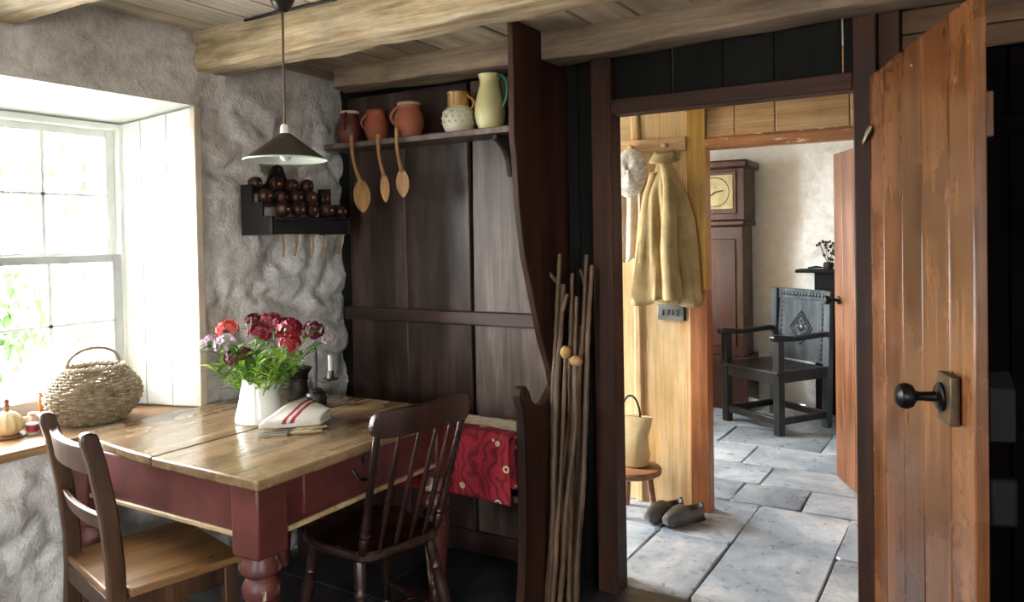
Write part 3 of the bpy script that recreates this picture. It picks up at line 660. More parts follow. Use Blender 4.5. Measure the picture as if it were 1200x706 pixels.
for i in range(25):     # crest rail: curved board with rounded ends
    u = math.sin(PI / 2 * (i / 24 * 2 - 1)); x = .19 * u; y = -.300 + .035 * (1 - u * u) * -1 + .03; e = math.sqrt(max(0, 1 - abs(u) ** 14)); h = .040 * e + .002; zc = .862 + .006 * (1 - u * u)
    rings.append([(x, y + .011, zc - h), (x, y + .013, zc), (x, y + .006, zc + h * .95), (x, y - .006, zc + h), (x, y - .013, zc + h * .9), (x, y - .013, zc), (x, y - .009, zc - h)])
mk('crest_rail', m.loft(rings), 'chair_dark', CR, ang=50)
SPO = [(0, 0), (.012, 0), (.014, .06), (.016, .12), (.012, .14), (.017, .17), (.012, .2), (.0165, .24), (.013, .27), (.011, .6), (.013, .63), (.0105, .66), (.0115, .98), (.01, 1.), (0, 1.)]
SPI = [(0, 0), (.0065, 0), (.0085, .25), (.009, .5), (.007, .8), (.006, 1), (0, 1)]
for k in range(6):
    u = -1 + 2 * k / 5; out = k in (0, 5)
    p = (u * .145, -.15 - .012 * (1 - u * u), .443); q = (u * .168, -.27 - .034 * (1 - u * u), .832)
    mk('spindle', turned(p, q, SPO if out else SPI), 'chair_dark', CR)

# ------------------------------------------------------------------ shelf pottery
def handle(m, a, b, out, r=.007, n=10, flat=None, up=0.):
    a, b, out = Vector(a), Vector(b), Vector(out); pts = []
    for i in range(n + 1):
        t = i / n; p = a.lerp(b, t) + out * math.sin(PI * t) ** .7 + Vector((0, 0, up)) * math.sin(PI * t) * (1 - t); pts.append(p)
    return m.tube(pts, r, 8, flat=flat)
def jar(name, label, x, y, mat, rim, R, H, hdir, prof=None, group=None):
    t = thing(name, label, 'jug', (x, y, 1.8455), 0, group)
    pr = prof or [(.0, 0), (.62, 0), (.72, .04), (.95, .3), (1., .45), (.93, .65), (.74, .82), (.70, .88), (.74, .95), (.76, 1.), (.68, 1.), (.62, .9), (.6, .8), (.0, .78)]
    m = MB(); m.lathe([(r * R, z * H) for r, z in pr], 28); mk('body', m, mat, t)
    m = MB(); m.lathe([(.735 * R, .93 * H), (.785 * R, .95 * H), (.79 * R, .995 * H), (.76 * R, 1.012 * H), (.68 * R, 1.005 * H), (.68 * R, .95 * H)], 28); mk('rim', m, rim, t)
    c, s_ = math.cos(hdir), math.sin(hdir); m = MB(); handle(m, (c * R * .72, s_ * R * .72, H * .93), (c * R * .95, s_ * R * .95, H * .42), (c * .032, s_ * .032, 0)); mk('handle', m, mat, t)
    return t
jar('earthen_jug', 'dark brown earthenware jug with cream rim against the stone wall', -2.49, 2.695, 'terracotta_dark', 'rim_cream', .058, .152, -1.2)
jar('earthen_jug', 'plain red-brown earthenware jug between two cream-rimmed jugs', -2.322, 2.69, 'terracotta', 'terracotta', .056, .142, 3.3)
jar('earthen_jug', 'pale terracotta jug with wide cream rim, handle toward its neighbours', -2.135, 2.69, 'terracotta_pale', 'rim_cream', .066, .155, 3.4)
P4 = thing('stoneware_pot', 'cream embossed stoneware jug with mustard yellow neck', 'jug', (-1.875, 2.695, 1.8455)); R, H = .070, .172
m = MB(); m.lathe([(0, 0), (.72 * R, 0), (.8 * R, .03 * H), (.98 * R, .22 * H), (1. * R, .4 * H), (.9 * R, .56 * H), (.64 * R, .66 * H), (0, .66 * H)], 28); bd = mk('body', m, 'cream_glaze', P4)
m = MB(); m.lathe([(.63 * R, .655 * H), (.66 * R, .69 * H), (.66 * R, .95 * H), (.70 * R, 1. * H), (.6 * R, 1. * H), (.56 * R, .72 * H), (0, .7 * H)], 28); mk('neck', m, 'yellow_glaze', P4)
m = MB()
for k in range(15):
    a = 2 * PI * k / 15
    for zz, rr in ((.25, .94), (.38, .955), (.5, .90)):
        a2 = a + zz * 2; m.ell((math.cos(a2) * R * rr, math.sin(a2) * R * rr, zz * H), (.0075, .0075, .007), 6, 4)
mk('embossing', m, 'cream_glaze', bd)
m = MB(); handle(m, (R * .62, 0, H * .9), (R * .8, 0, H * .55), (.03, 0, 0), .006); mk('handle', m, 'yellow_glaze', P4)
P5 = thing('enamel_jug', 'tall cream enamel jug with green handle beside the settle wing', 'jug', (-1.712, 2.69, 1.8455), math.radians(-12)); R, H = .064, .228
m = MB(); n = 36; rings = []
for r, z in [(0.001, 0), (.7, 0), (.74, .02), (.92, .14), (1., .3), (.97, .45), (.8, .66), (.64, .82), (.62, .88), (.68, .96), (.74, 1.), (.7, 1.), (.6, .9), (.58, .8), (.001, .78)]:
    ring = []
    for j in range(n):
        a = 2 * PI * j / n; q = R * r; sp_ = max(0, math.cos(a - PI)) ** 8 * max(0, (z - .8)) / .2 if r > .1 else 0
        ring.append((math.cos(a) * q * (1 + .55 * sp_), math.sin(a) * q, z * H + .02 * sp_))
    rings.append(ring)
mk('body', m.loft(rings), 'cream_enamel', P5)
m = MB(); handle(m, (R * .66, 0, H * .97), (R * .98, 0, H * .38), (.045, 0, 0), .007, 12, .6, up=.03); mk('handle', m, 'green_enamel', P5)

# spoons hanging from the shelf edge
def spoon(x, y, ztop, L, bw, bl, lean, label, group, mat='spoon_wood', turn=0.):
    t = thing('wooden_spoon', label, 'spoon', (x, y, ztop), turn, group); m = MB(); pts = []; rs = []
    for i in range(9):
        u = i / 8; pts.append((lean * u * u, -.006 * math.sin(u * PI), -L * u)); rs.append(.0095 - .002 * math.sin(u * PI))
    m.tube(pts, rs, 8); mk('handle', m, mat, t)
    m = MB(); rings = []
    for i in range(13):
        u = i / 12; w_ = bw * max(.08, math.sin(PI * min(1, .06 + .94 * u)) ** .6); z = -L - bl * (u - .06); cx = lean * (1 + .2 * u)
        rings.append([(cx + w_ * math.cos(a), -.002 + (.010 * math.sin(a) if math.sin(a) > 0 else .002 * math.sin(a) + .006 * (1 - abs(math.cos(a)))), z) for a in [2 * PI * j / 14 for j in range(14)]])
    mk('bowl', m.loft(rings), mat, t); return t
spoon(-2.39, 2.598, 1.872, .215, .050, .14, .05, 'largest wooden spoon, hanging under the dark cream-rimmed jug', 'spoons hanging from the shelf')
spoon(-2.235, 2.598, 1.862, .185, .026, .12, .03, 'narrow wooden spoon turned edge-on between two other spoons', 'spoons hanging from the shelf')
spoon(-2.132, 2.598, 1.88, .19, .036, .115, .026, 'wooden spoon with pale hollowed bowl under the pale terracotta jug', 'spoons hanging from the shelf')
for x in (-2.39, -2.235, -2.132):
    pass

# ------------------------------------------------------------------ stepped rack on the wall
RK = thing('stepped_rack', 'black stepped wooden rack hung on the stone wall', 'rack', (-2.66, 2.45, 1.43)); o = RK.location
xw = -2.665; prof = [(xw, 1.43), (-2.478, 1.43), (-2.478, 1.508), (-2.537, 1.508), (-2.537, 1.568), (-2.596, 1.568), (-2.596, 1.645), (xw, 1.645)]
m = MB(o); m.prism([(x, 2.21, z) for x, z in prof], (0, .014, 0)); mk('end_panel', m, 'rack_black', RK, .002)
m = MB(o); m.prism([(x, 2.66, z) for x, z in prof], (0, .014, 0)); mk('end_panel', m, 'rack_black', RK, .002)
m = MB(o); m.box(-2.492, -2.478, 2.2245, 2.6595, 1.432, 1.495); mk('front_board', m, 'rack_black', RK, .002)
for z, xa, xb in ((1.497, -2.60, -2.462), (1.555, xw, -2.537), (1.612, xw, -2.597)): m = MB(o); m.box(xa, xb, 2.2245, 2.6595 if z > 1.5 else 2.685, z, z + .010); mk('step', m, 'rack_black', RK, .002)
m = MB(o); bp = [(2.30, 1.64), (2.345, 1.66), (2.365, 1.70), (2.385, 1.735), (2.41, 1.745), (2.435, 1.735), (2.45, 1.70), (2.47, 1.66), (2.54, 1.64), (2.54, 1.56), (2.30, 1.56)]
m.prism([(xw, y, z) for y, z in bp], (.012, 0, 0)); mk('hanging_plate', m, 'rack_black', RK, .002)
m = MB(o); m.tube([(xw + .012, 2.41, 1.722), (xw + .016, 2.41, 1.722)], .006, 8); mk('nail', m, 'steel_worn', RK)
row_names = ('lowest', 'middle', 'top')
for r_, (z, x, ys_) in enumerate(((1.5075, -2.495, (2.285, 2.37, 2.45, 2.545, 2.625)), (1.5655, -2.568, (2.26, 2.345, 2.43, 2.515, 2.60)), (1.6225, -2.625, (2.255, 2.37, 2.46, 2.55)))):
    for k, y in enumerate(ys_):
        R = (.029, .030, .031)[r_] * random.uniform(.93, 1.06)
        e = tag(bpy.data.objects.new('turned_bobbin', None), 'round dark turned wooden bobbin on the %s step of the black rack' % row_names[r_], 'bobbin', 'turned bobbins on the %s step' % row_names[r_]); COL.objects.link(e); e.location = (x, y, z + R)
        e.rotation_euler = (0, 0, random.uniform(-.35, .35)); Tx = Matrix.Rotation(PI / 2, 3, 'Y')
        m = MB(); m.lathe([(0, -.026), (.5 * R, -.026), (.86 * R, -.02), (R, -.008), (R, .006), (.9 * R, .018), (.66 * R, .024), (.6 * R, .021), (.34 * R, .021), (.3 * R, .026), (0, .028)], 18, (0, 0, 0), Tx); mk('body', m, 'turned_wood', e)
        m = MB(); m.lathe([(.08 * R, .024), (.2 * R, .0275), (.2 * R, .031), (0, .032)], 10, (0, 0, 0), Tx); mk('boss', m, 'spoon_wood', e)
for k, y in enumerate((2.28, 2.365, 2.45, 2.54, 2.62)):
    e = thing('wooden_peg_spoon', 'slim brown wooden spoon handle hanging below the black rack', 'spoon', (-2.50, y, 1.4295), random.uniform(-.3, .3), 'spoon handles below the rack')
    m = MB(); L = random.uniform(.085, .10); dx = random.uniform(-.012, .012); m.tube([(0, 0, .0), (dx * .5, dx * .3, -L * .5), (dx, -.012, -L)], [.005, .0048, .0055], 8); mk('handle', m, 'spoon_wood', e)
    m = MB(); m.ell((0, 0, .012), (.007, .012, .012), 8, 6); mk('bowl', m, 'spoon_wood', e)

# ------------------------------------------------------------------ pendant lamp
PL = thing('pendant_lamp', 'brown conical enamel pendant lamp on a twisted cord', 'lamp', (-2.055, 1.9, 2.254)); 
m = MB(); m.lathe([(0, 0), (.042, 0), (.044, -.012), (.036, -.03), (.03, -.036), (.024, -.052), (.012, -.056), (0, -.056)], 20); mk('ceiling_rose', m, 'bakelite', PL)
m = MB(); m.tube([(.001 * math.sin(i), 0, -.05 - .44 * i / 12) for i in range(13)], .0042, 8); mk('cord', m, 'cord', PL)
m = MB(); m.lathe([(0, -.445), (.009, -.445), (.015, -.452), (.016, -.476), (.02, -.48), (.018, -.486), (0, -.486)], 18); mk('cap', m, 'wax', PL)
m = MB()
def ring_(m, prof, n=48):
    m.f.clear(); m.v.clear(); I = [[m.p((math.cos(2 * PI * j / n) * r, math.sin(2 * PI * j / n) * r, z)) for j in range(n)] for r, z in prof]
    for a, b in zip(I[:-1], I[1:]):
        for k in range(n): m.f.append([a[k], a[(k + 1) % n], b[(k + 1) % n], b[k]])
    return m
ring_(m, [(.018, -.478), (.05, -.502), (.095, -.536), (.136, -.566), (.142, -.569)]); sd = mk('shade', m, 'lamp_brown', PL, solid=.0015, recalc=False)
m = MB(); ring_(m, [(.019, -.4815), (.05, -.5045), (.095, -.5385), (.136, -.5685), (.1415, -.5715), (.144, -.5685), (.142, -.566)]); mk('lining', m, 'lamp_white', sd, recalc=False)
m = MB(); m.ell((0, 0, -.545), (.022, .022, .03), 14, 9); mk('bulb', m, 'lamp_white', PL)
m = MB(); m.tube([(-2.005, 1.93, 2.250), (-1.98, 1.96, 2.249), (-1.93, 2.02, 2.246), (-1.90, 2.028, 2.243)], .0055, 8); tag(mk('lamp_cable', m, 'cable_black', None), 'short black cable from the ceiling rose to the beam', 'cable')
m = MB(); m.tube([(-2.38 + 1.5 * i / 16, 2.026 + .003 * math.sin(i * 2.2) - .014 * math.sin((-2.38 + 1.5 * i / 16) * -1.7 - 2.3), 2.246) for i in range(17)], .0055, 8); lc = mk('surface_cable', m, 'cable_black', None); tag(lc, 'long black electric cable clipped along the top of the ceiling beam', 'cable')

# ------------------------------------------------------------------ things on the table
ZT = .7525
JG = thing('flower_jug', 'white enamel jug holding a bunch of sweet williams on the table', 'jug', (-2.235, 1.915, ZT))
m = MB(); n = 32; rings = []
for r, z in [(.001, 0), (.082, 0), (.086, .004), (.083, .03), (.073, .07), (.060, .14), (.058, .155), (.054, .155), (.056, .14), (.069, .07), (.076, .02), (.001, .015)]:
    rings.append([(math.cos(2 * PI * j / n) * r * (1 + (.16 * max(0, math.cos(2 * PI * j / n + 1.05)) ** 10 * ss(.11, .15, z))), math.sin(2 * PI * j / n) * r * (1 + (.16 * max(0, math.cos(2 * PI * j / n + 1.05)) ** 10 * ss(.11, .15, z))), z) for j in range(n)])
mk('body', m.loft(rings), 'white_enamel', JG)
c_, s_ = math.cos(2.1), math.sin(2.1); m = MB(); handle(m, (c_ * .062, s_ * .062, .14), (c_ * .076, s_ * .076, .04), (c_ * .04, s_ * .04, 0), .007); mk('handle', m, 'white_enamel', JG)
def sweet(px, py, pz, mat, R, name, label, nl=7):
    base = Vector((-2.235 + (px + 2.235) * .16, 1.915 + (py - 1.915) * .16, ZT + .06)); top = Vector((px, py, pz))
    t = thing('sweet_william', label, 'flower', tuple(base), 0, 'sweet williams in the white jug'); d = top - base
    pts = [d * u + Vector((d.x, d.y, 0)) * (-.30 * u * (1 - u)) + Vector((0, 0, .05 * u * (1 - u))) for u in [i / 8 for i in range(9)]]
    m = MB(); m.tube(pts, .0024, 6); mk('stem', m, 'stem_green', t)
    m = MB(); ax = ((pts[-1] - pts[-2]).normalized() * .35 + Vector((.25, -.35, .6))).normalized(); q = ax.to_track_quat('Z', 'Y')
    for k in range(46):
        u = random.random(); th = random.uniform(0, 2 * PI); ph = math.acos(1 - u * 1.45)
        dr_ = Vector((math.sin(ph) * math.cos(th), math.sin(ph) * math.sin(th), math.cos(ph) * .72)); c = pts[-1] + q @ (dr_ * R)
        nd = (q @ dr_).normalized(); qq = nd.to_track_quat('Z', 'Y'); r = R * random.uniform(.28, .40); ci = m.p(c + nd * -.002); ring = []
        for j in range(10):
            a = 2 * PI * j / 10; rr = r * (1. if j % 2 == 0 else .72) * random.uniform(.85, 1.1); ring.append(m.p(c + qq @ Vector((math.cos(a) * rr, math.sin(a) * rr, .003 if j % 2 == 0 else .001))))
        for j in range(10): m.f.append([ci, ring[j], ring[(j + 1) % 10]])
    mk('flower_head', m, mat, t, recalc=False, ang=60)
    m = MB(); m.ell(pts[-1] - ax * R * .25, (R * .5, R * .5, R * .4), 8, 6, q.to_matrix()); mk('calyx', m, 'leaf', t)
    for k in range(nl):
        u = random.uniform(.32, .95); i = u * 8; a = pts[int(i)].lerp(pts[min(8, int(i) + 1)], i - int(i)); th = random.uniform(0, 2 * PI)
        L = random.uniform(.05, .095); out = Vector((math.cos(th), math.sin(th), random.uniform(.1, .9))).normalized(); side = out.cross(Vector((0, 0, 1))).normalized(); w_ = random.uniform(.006, .010)
        m = MB(); rows = []
        for s0 in range(6):
            v_ = s0 / 5; c = a + out * L * v_ + Vector((0, 0, -.03 * v_ * v_)); ww = w_ * math.sin(PI * min(.98, .12 + v_ * .86)) ** .8; rows.append((m.p(c - side * ww), m.p(c + Vector((0, 0, -.002))), m.p(c + side * ww)))
        for r0, r1 in zip(rows[:-1], rows[1:]): m.f.append([r0[0], r0[1], r1[1], r1[0]]); m.f.append([r0[1], r0[2], r1[2], r1[1]])
        mk('leaf', m, random.choice(['leaf', 'leaf_pale', 'leaf', 'leaf_pale']), t, recalc=False, ang=80)
G = 'sweet william with %s'
for px, py, pz, mat, R, lab in (
    (-2.42, 1.93, 1.075, 'petal_pink', .036, 'bright salmon pink sweet william head over the shutter side of the bunch'),
    (-2.315, 1.97, 1.105, 'petal_dark', .030, 'dark maroon sweet william, tallest head of the bunch, by a pale bud'),
    (-2.265, 2.0, 1.108, 'petal_crimson', .032, 'crimson sweet william beside the tallest maroon head'),
    (-2.21, 1.90, 1.075, 'petal_crimson', .036, 'large crimson sweet william in the middle of the bunch'),
    (-2.165, 1.95, 1.092, 'petal_crimson', .034, 'crimson sweet william just behind the large middle one'),
    (-2.10, 1.94, 1.09, 'petal_crimson', .038, 'broad crimson sweet william above the orange-red head'),
    (-2.02, 1.98, 1.085, 'petal_dark', .030, 'small dark crimson sweet william standing apart toward the candle'),
    (-2.055, 1.90, 1.048, 'petal_red', .032, 'orange-red sweet william low on the candle side of the bunch'),
    (-2.46, 1.88, 1.03, 'petal_white', .028, 'whitish sweet william nearest to the shutter'),
    (-2.335, 1.85, 1.035, 'petal_white', .033, 'pale lilac-white sweet william at the front of the bunch'),
    (-2.275, 1.84, .99, 'petal_dark', .029, 'deep maroon sweet william hanging low among the leaves'),
    (-2.235, 1.86, 1.005, 'petal_dark', .020, 'very small maroon sweet william beside the low maroon head'),
    (-2.13, 1.99, 1.06, 'petal_white', .026, 'white-flecked sweet william tucked under the crimson heads'),
    (-2.03, 2.05, 1.05, 'petal_white', .020, 'little white sweet william at the candle edge of the bunch')):
    sweet(px, py, pz, mat, R * 1.12, '', lab)
for k in range(24):     # leafy sprays without flowers
    th = 2 * PI * k / 24 + random.uniform(-.15, .15); rr = random.uniform(.07, .19); zt = random.uniform(.94, 1.05)
    base = Vector((-2.235 + .02 * math.cos(th), 1.915 + .02 * math.sin(th), ZT + .05)); t = thing('leafy_sprig', 'green leafy sweet william sprig without a flower in the white jug', 'sprig', tuple(base), 0, 'leafy sprigs in the white jug')
    d = Vector((rr * math.cos(th), rr * .8 * math.sin(th), zt - base.z)); pts = [d * u + Vector((d.x, d.y, 0)) * (-.28 * u * (1 - u)) for u in [i / 6 for i in range(7)]]
    m = MB(); m.tube(pts, .002, 5); mk('stem', m, 'stem_green', t)
    for j in range(9):
        u = .42 + .58 * j / 8; i = u * 6; a = pts[min(5, int(i))].lerp(pts[min(6, int(i) + 1)], i - int(i)); a2 = random.uniform(0, 2 * PI); L = random.uniform(.045, .09)
        out = (Vector((math.cos(a2), math.sin(a2), .5)) + d.normalized() * .5).normalized(); side = out.cross(Vector((0, 0, 1))).normalized(); w_ = random.uniform(.008, .013); m = MB(); rows = []
        for s0 in range(6):
            v_ = s0 / 5; c = a + out * L * v_ + Vector((0, 0, -.03 * v_ * v_)); ww = w_ * math.sin(PI * min(.98, .12 + v_ * .86)) ** .8; rows.append((m.p(c - side * ww), m.p(c + Vector((0, 0, -.002))), m.p(c + side * ww)))
        for r0, r1 in zip(rows[:-1], rows[1:]): m.f.append([r0[0], r0[1], r1[1], r1[0]]); m.f.append([r0[1], r0[2], r1[2], r1[1]])
        mk('leaf', m, random.choice(['leaf', 'leaf_pale']), t, recalc=False, ang=80)
TK = thing('pewter_tankard', 'dull pewter beaker with flared lip behind the white jug', 'tankard', (-2.405, 2.265, ZT))
m = MB(); m.lathe([(0, 0), (.045, 0), (.046, .006), (.038, .015), (.036, .06), (.04, .1), (.054, .122), (.058, .127), (.054, .127), (.037, .1), (.033, .05), (0, .012)], 28); mk('body', m, 'pewter', TK)
m = MB(); m.lathe([(.0375, .075), (.041, .078), (.041, .083), (.038, .086)], 28); mk('band', m, 'pewter', TK)
RH = thing('rushlight_holder', 'wrought iron rushlight holder with side candle socket on a turned block', 'candle holder', (-2.235, 2.195, ZT))
m = MB(); m.lathe([(0, 0), (.040, 0), (.042, .006), (.042, .035), (.036, .05), (.022, .058), (0, .06)], 20); mk('block', m, 'black_oak', RH)
m = MB(); m.lathe([(0, .058), (.026, .058), (.028, .064), (.014, .07), (0, .07)], 14); mk('collar', m, 'pewter', RH)
m = MB(); m.tube([(0, 0, .065), (.001, 0, .14), (0, 0, .19), (-.002, 0, .225), (-.006, 0, .243)], [.007, .006, .010, .007, .0015], 8, flat=.6); mk('upright', m, 'iron_rough', RH)
m = MB(); m.tube([(.004, -.002, .225), (.008, -.003, .17), (.004, -.001, .10), (.012, 0, .098), (.04, .006, .095), (.065, .01, .10), (.068, .011, .11)], [.004, .004, .004, .004, .004, .004, .004], 6); mk('arm', m, 'iron_rough', RH)
m = MB(); m.lathe([(0, .103), (.030, .106), (.032, .112), (.016, .112), (.013, .116), (.0125, .142), (0, .142)], 16, (.07, .011, 0)); mk('candle_socket', m, 'pewter', RH)
m = MB(); m.lathe([(0, 0), (.0085, 0), (.0085, .058), (.004, .061), (0, .061)], 14); CD = mk('candle', m, 'wax', None); CD.location = (-2.235 + .07, 2.195 + .011, ZT + .1425); tag(CD, 'short white candle in the iron rushlight holder', 'candle')
# napkin: folded wedge, local x across the stripes
na = math.radians(18); NP = thing('folded_napkin', 'white linen napkin with two red stripes folded beside the jug', 'napkin', (-2.035, 1.90, ZT), na)
def nloc(x, y): dx, dy = x + 2.035, y - 1.90; return Vector((dx * math.cos(na) + dy * math.sin(na), -dx * math.sin(na) + dy * math.cos(na)))
NA, NB, NC_, ND = nloc(-2.085, 1.78), nloc(-1.945, 1.925), nloc(-2.13, 2.065), nloc(-1.965, 2.0)
for k, (mat, dz) in enumerate((('linen', .017), ('linen', .024), ('linen', .031), ('stripe_linen', .038))):
    m = MB()
    def nf(u, v, k=k, dz=dz):
        p_ = NA.lerp(NB, u).lerp(NC_.lerp(ND, u), v * (1 - .03 * k)); lift = .034 * ss(0, .75, v) * (1 - .55 * u) * (k + 1) / 4
        sag = -.012 * (1 - ss(0, .12, v)) * (k / 3); return (p_.x, p_.y, dz + lift + sag + .003 * fr3(u * 3, v * 3, k * 3.))
    mk('fold', m.grid(14, 12, nf), mat, NP, solid=.0055, recalc=False, ang=70)
def knife(x, y, z, a, label, ln=.11):
    t = thing('table_knife', label, 'knife', (x, y, z), a); m = MB(); m.tube([(0, 0, .006), (ln * .3, 0, .007), (ln * .8, 0, .0065), (ln, 0, .006)], [.004, .0062, .0058, .004], 8); mk('handle', m, 'bone', t)
    m = MB(); m.prism([(-.002, -.006, .005), (-.002, .006, .005), (-.09, .009, .005), (-.105, .003, .005), (-.10, -.006, .005)], (0, 0, .002)); mk('blade', m, 'blade', t)
    m = MB(); m.tube([(-.004, 0, .006), (.006, 0, .006)], .0068, 8); mk('bolster', m, 'blade', t)
knife(-1.978, 1.812, ZT, .80, 'bone handled knife lying farthest out in front of the napkin')
knife(-1.999, 1.836, ZT, .86, 'bone handled knife along the folded edge of the napkin')
knife(-2.010, 1.868, ZT, .74, 'bone handled knife lying under the striped napkin')

# ------------------------------------------------------------------ things on the window board
ZS_ = .7355
BK = thing('wicker_basket', 'round bellied wicker basket with arched handle on the window board', 'basket', (-2.865, 1.675, ZS_))
BH = .205
def br_(z): 
    pr = [(0, .098), (.03, .128), (.07, .158), (.105, .166), (.14, .155), (.175, .128), (.205, .10)]
    for (a, r0), (b, r1) in zip(pr[:-1], pr[1:]):
        if z <= b: t_ = (z - a) / (b - a); return r0 + (r1 - r0) * t_
    return pr[-1][1]
SXB, SYB = .84, 1.04; NS = 30
for k in range(NS):
    a = 2 * PI * k / NS; m = MB(); m.tube([(math.cos(a) * br_(z) * SXB, math.sin(a) * br_(z) * SYB, z) for z in [BH * i / 10 for i in range(11)]], .0035, 5); mk('stake', m, 'wicker', BK)
m = MB()
for r_ in range(21):
    z = .006 + (BH - .012) * r_ / 20; R = br_(z); pts = []
    for j in range(NS * 3):
        a = 2 * PI * j / (NS * 3); q = R + .0048 * math.cos(a * NS / 2 + PI * (r_ % 2)); pts.append((math.cos(a) * q * SXB, math.sin(a) * q * SYB, z + .001 * math.sin(a * 7 + r_)))
    m.tube(pts, .0046, 5, closed=True)
mk('weave', m, 'wicker', BK, kind='stuff')
m = MB(); m.lathe([(0, .004), (.10, .004), (.10, .010), (0, .010)], 30, sx=SXB, sy=SYB); mk('base', m, 'wicker_dark', BK)
m = MB()
for ph in (0, PI):
    m.tube([(math.cos(2 * PI * j / 72) * (.102 + .004 * math.cos(14 * 2 * PI * j / 72 + ph)) * SXB, math.sin(2 * PI * j / 72) * (.102 + .004 * math.cos(14 * 2 * PI * j / 72 + ph)) * SYB, BH + .002 + .004 * math.sin(14 * 2 * PI * j / 72 + ph)) for j in range(72)], .005, 6, closed=True)
mk('rim', m, 'wicker_pale', BK)
m = MB(); m.tube([(0, -.104 * math.cos(PI * i / 18), BH - .01 + .082 * math.sin(PI * i / 18) ** .8) for i in range(19)], .0065, 8); mk('handle', m, 'wicker', BK)
def reel(x, y, R, H, mat, label, thread=True, flange='spoon_wood'):
    t = thing('thread_reel', label, 'thread reel', (x, y, ZS_), 0, None)
    m = MB(); m.lathe([(0, 0), (R, 0), (R, .006), (R * .55, .01), (0, .01)], 18); mk('flange', m, flange, t)
    m = MB(); m.lathe([(0, H - .01), (R * .55, H - .01), (R, H - .006), (R, H), (0, H)], 18); mk('flange', m, flange, t)
    m = MB(); m.lathe([(0, .009), (R * .86, .010), (R * .92, H * .5), (R * .86, H - .01), (0, H - .009)], 18); mk('thread', m, mat, t)
reel(-2.872, 1.452, .020, .038, 'thread_red', 'small low reel of red thread beside the turned cone', flange='thread_pale')
reel(-2.885, 1.494, .021, .062, 'thread_dark', 'taller reel of dark red thread next to the wicker basket')
reel(-2.975, 1.545, .019, .125, 'thread_orange', 'tall wooden bobbin of orange thread behind the red reels')
reel(-2.945, 1.495, .019, .06, 'thread_pale', 'reel of pale thread behind the small red reel', flange='thread_pale')
PC = thing('ribbed_pincushion', 'cream and tan ribbed round pincushion with turned knob on a wooden saucer', 'pincushion', (-2.905, 1.385, ZS_))
m = MB(); m.lathe([(0, 0), (.055, 0), (.062, .006), (.05, .011), (0, .011)], 24); mk('saucer', m, 'stool_wood', PC)
m = MB(); rings = []
for r, z in [(.001, .011), (.03, .011), (.048, .025), (.053, .042), (.046, .065), (.03, .082), (.014, .09), (.001, .091)]:
    rings.append([(math.cos(2 * PI * j / 48) * r * (1 + .05 * math.cos(12 * 2 * PI * j / 48)), math.sin(2 * PI * j / 48) * r * (1 + .05 * math.cos(12 * 2 * PI * j / 48)), z) for j in range(48)])
mk('cushion', m.loft(rings), 'bag_cloth', PC)
m = MB(); m.lathe([(0, .09), (.008, .09), (.006, .1), (.010, .108), (.007, .116), (.010, .124), (.006, .132), (0, .136)], 14); mk('knob', m, 'stool_wood', PC)

# ------------------------------------------------------------------ walking sticks
def stick(p, q, r, label, bend, fork=None, tip=None, G_='walking sticks in the corner'):
    p, q = Vector(p), Vector(q); t = thing('walking_stick', label, 'walking stick', tuple(p), 0, G_); d = q - p; sd_ = random.uniform(0, 50); pts = []; rs = []
    N = 46
    for i in range(N + 1):
        u = i / N; w_ = Vector((fr3(u * 2.2, sd_, 0, 2), fr3(u * 2.2, sd_, 7, 2), 0)) * bend * math.sin(PI * u); pts.append(d * u + w_); rs.append(r * (1 - .35 * u) * (1 + (.13 if i % 3 == 0 else 0) + .08 * fr3(u * 30, sd_, 2, 2)))
    m = MB(); m.tube(pts, rs, 8); mk('shaft', m, 'stick_wood', t)
    if fork:
        m = MB(); a = pts[int(N * .93)]; m.tube([a, a + Vector(fork) * .6, a + Vector(fork)], [r * .7, r * .6, r * .5], 7); mk('fork', m, 'stick_wood', t)
    if tip:
        m = MB(); m.ell(pts[-1], tip, 14, 9); mk('knob', m, 'spoon_wood', t)
stick((-1.402, 2.545, 0), (-1.385, 2.66, 1.335), .013, 'pale forked walking stick leaning against the settle wing', .02, fork=(-.04, -.01, .05))
stick((-1.372, 2.50, 0), (-1.352, 2.62, 1.22), .014, 'thick knotty walking stick with bent top beside the forked one', .02, fork=(.025, 0, .07))
stick((-1.345, 2.47, 0), (-1.328, 2.585, .965), .011, 'short walking stick with round pale knob', .015, tip=(.021, .021, .026))
stick((-1.318, 2.47, 0), (-1.285, 2.585, .935), .011, 'short walking stick with tilted oval pale knob', .02, tip=(.027, .021, .021))
stick((-1.312, 2.58, 0), (-1.290, 2.70, 1.33), .012, 'tall dark walking stick with thin forked top behind the knobbed sticks', .02, fork=(-.02, 0, .06))
stick((-1.278, 2.53, 0), (-1.258, 2.68, 1.29), .013, 'tall tawny walking stick nearest the door post', .015)
stick((-1.292, 2.50, 0), (-1.316, 2.66, 1.17), .011, 'knotty walking stick with a pale cut end', .02)
stick((-1.388, 2.63, 0), (-1.365, 2.72, 1.10), .011, 'dark walking stick close to the settle wing, behind the thick one', .02)
stick((-1.335, 2.62, 0), (-1.345, 2.74, 1.05), .011, 'short reddish walking stick at the back of the bundle', .02)
stick((-1.358, 2.56, 0), (-1.332, 2.66, 1.26), .011, 'slim walking stick rising between the two knobbed sticks', .02)

